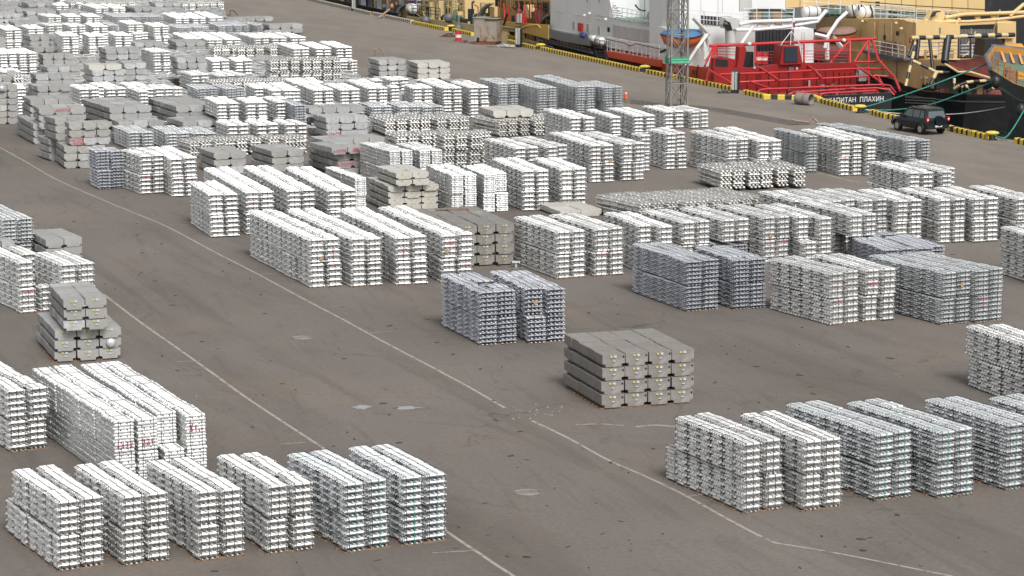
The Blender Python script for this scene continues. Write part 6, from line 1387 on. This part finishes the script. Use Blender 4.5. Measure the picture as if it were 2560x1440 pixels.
# ---------------------------------------------------------------- grey bow at the right edge
D_ = thing('bow_ship', W(-75, 10, -3), 'dark grey hulled ship with orange winch cut by the right edge', 'ship', 'ships moored at the quay')
zt_ = 3.0
st = [(-55.5, 12.2, 4.1), (-58.5, 9.8, 3.7), (-62.5, 7.8, 3.2), (-68, 6.2, 2.8), (-75, 5.2, 2.5), (-110, 4.8, 2.4), (-110, 19, 2.4), (-72, 18.8, 2.6), (-64, 17.4, 3.2), (-58.5, 15.0, 3.8)]
n_ = len(st); top = [W(*q) for q in st]; low = [W(q[0] - (5.0 if i in (0, 1, 9) else 3.5 if i in (2, 8) else 1), 12 + (q[1] - 12) * .62, -3.3) for i, q in enumerate(st)]
m = MB(); m.add(top + low, [(i, n_ + i, n_ + (i + 1) % n_, (i + 1) % n_) for i in range(n_)], False); m.build('hull', 'hull_grey', D_)
inn = [W(q[0] - (.25 if i in (0, 1, 9) else 0), 12 + (q[1] - 12) * .965, q[2] + .002) for i, q in enumerate(st)]; dk = [Vector((p.x, p.y, 1.9 if False else p.z - 1.0)) for p in inn]
m = MB(); m.add(top + inn + dk, [(i, (i + 1) % n_, n_ + (i + 1) % n_, n_ + i) for i in range(n_)] + [(n_ + i, n_ + (i + 1) % n_, 2 * n_ + (i + 1) % n_, 2 * n_ + i) for i in (0, 8, 9)], False); m.build('bulwark_inside', 'winch_orange', D_)
m = MB(); m.add(dk, [tuple(range(n_))]); m.build('deck', 'deck_green', D_)
m = MB(); m.tube([top[8], top[9], top[0], top[1], top[2]], .14, 6); m.build('bulwark_cap', 'hull_grey', D_)
for a, b in ((2, 3), (3, 4)): railing(D_, [dk[a] + Vector((0, 0, .95)), dk[b] + Vector((0, 0, .95))], 'winch_orange', 3, .9, 1.4, .04)
for k in range(6):
    u = .08 + k * .15; a = top[0].lerp(top[9], u) if k < 3 else top[9].lerp(top[8], u - .4); MB().prism([a + Vector((0, 0, -.05)), a + Vector((.1, -.1, -.05)), a + Vector((.35, -.9, -1.0)), a + Vector((.25, -.9, -1.0))], [v + QT * .09 for v in (a + Vector((0, 0, -.05)), a + Vector((.1, -.1, -.05)), a + Vector((.35, -.9, -1.0)), a + Vector((.25, -.9, -1.0)))]).build('stiffener', 'winch_orange', D_)
def q3(px, py, z): return at(px, py, z)
p = q3(2530, 128, 3.2); m = MB(); m.tube([p - QT * .7, p + QT * .7], .55, 14); m.build('winch_drum', 'winch_orange', D_)
m = MB(); m.box(-.7, .7, -.5, .5, -.6, .35, lambda x, y, z: q3(2518, 152, 3.0) + QT * x + QS * y + Vector((0, 0, z))); m.build('winch_case', 'winch_orange', D_)
for k in range(4): m = MB(); m.box(-.05, .05, -.54, -.502, -.3, .2, lambda x, y, z: q3(2518, 152, 3.0) + QT * (x - .4 + k * .26) + QS * y + Vector((0, 0, z))); m.build('vent_slot', 'dark_void', D_)
m = MB(); m.tube([q3(2544, 175, 2.4) + Vector((0, 0, -.5)), q3(2544, 175, 2.4) + Vector((0, 0, .35))], .28, 12); m.tube([q3(2556, 160, 2.4) + Vector((0, 0, -.5)), q3(2556, 160, 2.4) + Vector((0, 0, .35))], .28, 12); m.build('mooring_bitts', 'hull_black', D_)
m = MB(); m.tube([q3(2530, 190, 2.8), q3(2522, 180, 2.8)], .38, 12); m.build('rope_reel', 'cover_brown', D_)
clutter(D_, (-66, -61, 9.5, 12.5, 2.3, 3.4), 12, ['winch_orange', 'winch_orange', 'hull_black', 'deck_green'])
for x, y in ((2478, 152), (2490, 205), (2553, 275)): m = MB(); m.ell(at(x, y, 1.6 if x == 2553 else 3.0) , .30, .30, .42); m.build('fairlead', 'hull_black', D_)
for x, y in ((2535, 232), (2556, 248)): m = MB(); m.ell(at(x, y, 1.4), .12, .12, .2); m.build('port_hole', 'dark_void', D_)

# ---------------------------------------------------------------- small ships beyond, upper left of the white ship
E_ = thing('work_boat', W(32, 6, -3), 'pale cream rusty work boat moored beyond the shed', 'ship', 'ships moored at the quay')
hull(E_, [(42.5, 4.5, .9), (40, 2.6, .8), (36, 1.5, .5), (22, 1.3, .3), (18, 1.6, .3), (17, 4, .3), (18, 9, .3), (36, 9.5, .5), (40, 7, .8)], -3.3, 'pale_cream', 'deck_green', .7)
wallT(E_, 'side_plating', [(1016, 40), (1190, 62), (1190, 84), (1100, 72), (1018, 46)], 1.2, .12, 'pale_cream')
wallT(E_, 'boat_hull', [(1085, 62), (1180, 82), (1180, 92), (1085, 72)], .9, .4, 'bulwark_grey')
a = loc(onT(1050, 0, 3.5)); b = loc(onT(1160, 30, 3.5)); m = MB(); m.qbox(b[0], a[0], 3.6, 8.5, -.3, 7); m.build('deck_house', 'cream_steel', E_)
for k in range(7):
    wallT(E_, 'window', [(1022 + k * 20, 1 + k), (1034 + k * 20, 2 + k), (1034 + k * 20, 8 + k), (1022 + k * 20, 6 + k)], 3.5, .1, 'window_glass' if k % 3 else 'blue_paint')
for k in range(5): wallT(E_, 'doorway', [(1040 + k * 25, 16 + k * 1.5), (1050 + k * 25, 17 + k * 1.5), (1050 + k * 25, 36 + k * 2), (1040 + k * 25, 35 + k * 2)], 3.5, .1, 'dark_void' if k % 2 else 'cream_dark')
wallT(E_, 'bow_arch', [(992, 40), (990, 28), (996, 18), (1006, 12), (1014, 10), (1014, 13), (1004, 17), (997, 26), (996, 40)], 1.5, .3, 'tower_steel'); wallT(E_, 'bow_inner', [(997, 40), (998, 28), (1006, 18), (1016, 14), (1020, 46)], 1.9, .2, 'cream_dark')
railing(E_, [onT(1062, 10, 2.6), onT(1160, 24, 2.6)], 'pale_cream', 3, 1, 1.2, .04); railing(E_, [onT(1022, 36, 1.7), onT(1100, 46, 1.7)], 'hull_black', 3, 1, 1.5, .04)
canister(onT(1030, 22, 2.0), QS, 1.5, .55, 'white liferaft canister on the far cream work boat')
clutter(E_, (20, 38, 2, 3.4, -.3, 2.6), 46, ['hull_black', 'hull_black', 'cream_steel', 'deck_green', 'rust', 'pale_cream'])
m = MB(); m.tube([onT(1042, 35, 1.0), onT(1068, 55, .9)], .07, 5); m.build('gangway_beam', 'cover_brown', E_)
for x, y in ((1122, 45), (1064, 52), (1145, 72)):
    m = MB(); m.ell(onT(x, y, .8), .5, .5, .5, None, 9, 6); m.build('fender', 'hull_grey', E_)
F_ = thing('work_boat', W(10, 6, -3), 'yellow work boat with red pipes moored behind the rusty shed', 'ship', 'ships moored at the quay')
hull(F_, [(16.6, 5, .8), (15, 2.6, .7), (12, 1.6, .4), (4, 1.5, .3), (2, 2, .3), (1.8, 9, .3), (12, 9.5, .5), (15, 8, .7)], -3.3, 'ship_yellow', 'deck_green', .7)
wallT(F_, 'side_plating', [(1200, 56), (1240, 52), (1370, 62), (1370, 98), (1310, 82), (1240, 75), (1200, 80)], 1.35, .15, 'ship_yellow')
wallT(F_, 'bow_arch', [(1196, 58), (1195, 36), (1203, 20), (1216, 10), (1226, 7), (1226, 11), (1216, 15), (1206, 24), (1200, 38), (1200, 58)], 1.6, .4, 'tower_steel')
a = loc(onT(1235, 0, 3.8)); b = loc(onT(1372, 30, 3.8)); m = MB(); m.qbox(b[0], a[0], 3.9, 8.5, -.3, 7); m.build('deck_house', 'ship_yellow', F_)
for k in range(9): wallT(F_, 'doorway' if k % 2 else 'window', [(1238 + k * 15, -2 + k), (1246 + k * 15, -1 + k), (1246 + k * 15, 18 + k * 2), (1238 + k * 15, 17 + k * 2)], 3.75, .1, ['dark_void', 'rust', 'cream_dark', 'window_glass'][k % 4])
wallT(F_, 'vent_trunk', [(1224, 24), (1228, 16), (1236, 18), (1236, 42), (1224, 42)], 2.4, .5, 'cream_steel'); wallT(F_, 'locker', [(1308, 12), (1318, 12), (1322, 26), (1322, 46), (1309, 45)], 2.6, .6, 'cream_steel')
for k in range(9): x = 1246 + k * 13; m = MB(); m.tube([onT(x, 4 + k % 3 * 4, 1.9), onT(x + (k % 2) * 4, 58, 1.9)], .07, 5); m.build('red_pipe', 'barrel_red' if k % 3 else 'rust', F_)
clutter(F_, (3.5, 13.5, 1.8, 3.6, -.3, 3.0), 44, ['rust', 'hull_black', 'cream_steel', 'ship_yellow', 'cover_brown', 'barrel_red'])
wallT(F_, 'notice_board', [(1289, 31), (1306, 31), (1306, 60), (1289, 60)], .9, .1, 'barrel_red'); wallT(F_, 'notice', [(1291.5, 34), (1297, 34), (1297, 57), (1291.5, 57)], .86, .03, 'letter_white'); wallT(F_, 'notice', [(1299, 34), (1303.5, 34), (1303.5, 57), (1299, 57)], .86, .03, 'letter_white')
m = MB(); m.tube([onT(1240, 64, 1.0), onT(1262, 68, 1.0), onT(1290, 72, 1.0)], .11, 5); m.build('gangway_rail', 'tower_steel', F_)
railing(F_, [onT(1330, 26, 1.7), onT(1372, 34, 1.7)], 'hull_black', 3, 1, 1.2, .04); m = MB(); m.tube([onT(1300, 72, 1.2), onT(1318, 64, 1.2), onT(1345, 62, 1.2), onT(1352, 70, 1.2)], .07, 6); m.build('yellow_hose', 'bollard_yellow', F_)
m = MB(); m.tube([onT(1258, 66, 1.3), onT(1268, 34, 1.3)], .1, 5); m.build('striped_bar', 'hull_black', F_)
# pontoon between the boats and the grey bow
G_ = thing('pontoon', W(2, 3, -3.3), 'low dark pontoon with pale frames below the grey bow', 'pontoon')
m = MB(); m.qbox(-1, 9, 1.2, 4, -3.3, -1.4); m.build('float', 'hull_black', G_); railing(G_, [W(8, 1.3, -1.4), W(0, 1.3, -1.4)], 'tower_steel', 2, 1.6, 1.6, .05)
clutter(G_, (0, 8, 1.4, 3.4, -1.4, -.2), 18, ['hull_grey', 'tower_steel', 'offwhite_steel', 'hull_black'])
# black barge at the far left
K_ = thing('barge', W(55, 6, -3), 'black barge with brown deck gear at the far end of the quay', 'ship', 'ships moored at the quay')
hull(K_, [(110, 2.2, .6), (44.5, 1.3, .4), (44, 5, .4), (45, 12, .4), (110, 13, .6)], -3.3, 'hull_black', 'hull_black', .6)
m = MB(); m.qbox(58, 100, 6, 12, -.3, 5); m.build('cargo_house', 'cream_dark', K_); m = MB(); m.qbox(46, 57, 5.5, 12, -.2, 1.1); m.build('hatch_cover', 'cover_brown', K_)
m = MB(); m.qbox(48.2, 49.6, 4.6, 5.4, .6, 1.5); m.build('white_box', 'raft_white', K_)
clutter(K_, (46, 84, 1.8, 5, -.2, 3.0), 60, ['rust', 'hull_black', 'hull_black', 'cream_dark', 'cover_brown', 'hull_grey', 'hull_grey'])
# plain dark box filling the dark area behind the ships at upper right
m = MB(); m.qbox(-18, -8, 30, 60, -3, 12); solo(m, 'dark_box', 'hull_black', W(-18, 40, -3), 'plain dark box filling the background beyond the cream ship', 'ship', 'ships moored at the quay')

# ---------------------------------------------------------------- mooring ropes
def rope(pts, r_, mt, label):
    P = [Vector(p) for p in pts]; sm = []
    for i in range(len(P) - 1):
        p0, p1, p2, p3 = P[max(i - 1, 0)], P[i], P[i + 1], P[min(i + 2, len(P) - 1)]
        for k in range(8): u = k / 8; sm.append(.5 * ((2 * p1) + (p2 - p0) * u + (2 * p0 - 5 * p1 + 4 * p2 - p3) * u * u + (3 * p1 - p0 - 3 * p2 + p3) * u ** 3))
    sm.append(P[-1]); m = MB(); m.tube(sm, r_, 5); solo(m, 'mooring_rope', mt, P[0], label, 'rope', 'mooring ropes')
bl = at(2150, 282) + Vector((0, 0, .3))
rope([bl, onS(2210, 254, -56), onS(2300, 224, -56.5), onS(2400, 186, -57), onS(2480, 154, -57.5)], .055, 'rope_green', 'upper green rope from the bollard to the grey bow')
rope([bl + Vector((.1, .1, -.1)), onS(2230, 275, -57), onS(2320, 263, -59), onS(2420, 228, -61), onS(2515, 193, -62.8)], .055, 'rope_green', 'lower green rope from the bollard passing behind the car')
b2 = at(2482, 350) + Vector((0, 0, .3))
rope([b2, onS(2512, 344, -74.5), onS(2535, 318, -74), onS(2562, 272, -73.6)], .055, 'rope_green', 'green rope rising from the right bollard to the hull')
rope([at(2165, 282) + Vector((0, 0, .2)), onS(2250, 284, -58), onS(2365, 286, -60), onS(2440, 280, -62), onS(2512, 268, -64)], .035, 'rope_white', 'thin pale rope sagging behind the car')
for k in range(3): rope([bl + Vector((.3 * k, 0, -.12 * k)), bl + Vector((.5 + .1 * k, .3, -.25)), bl + Vector((1.3, .6, -.05 * k - .2))], .05, 'rope_green', ['topmost', 'middle', 'lowest'][k] + ' loop of green rope over the bollard below the name')
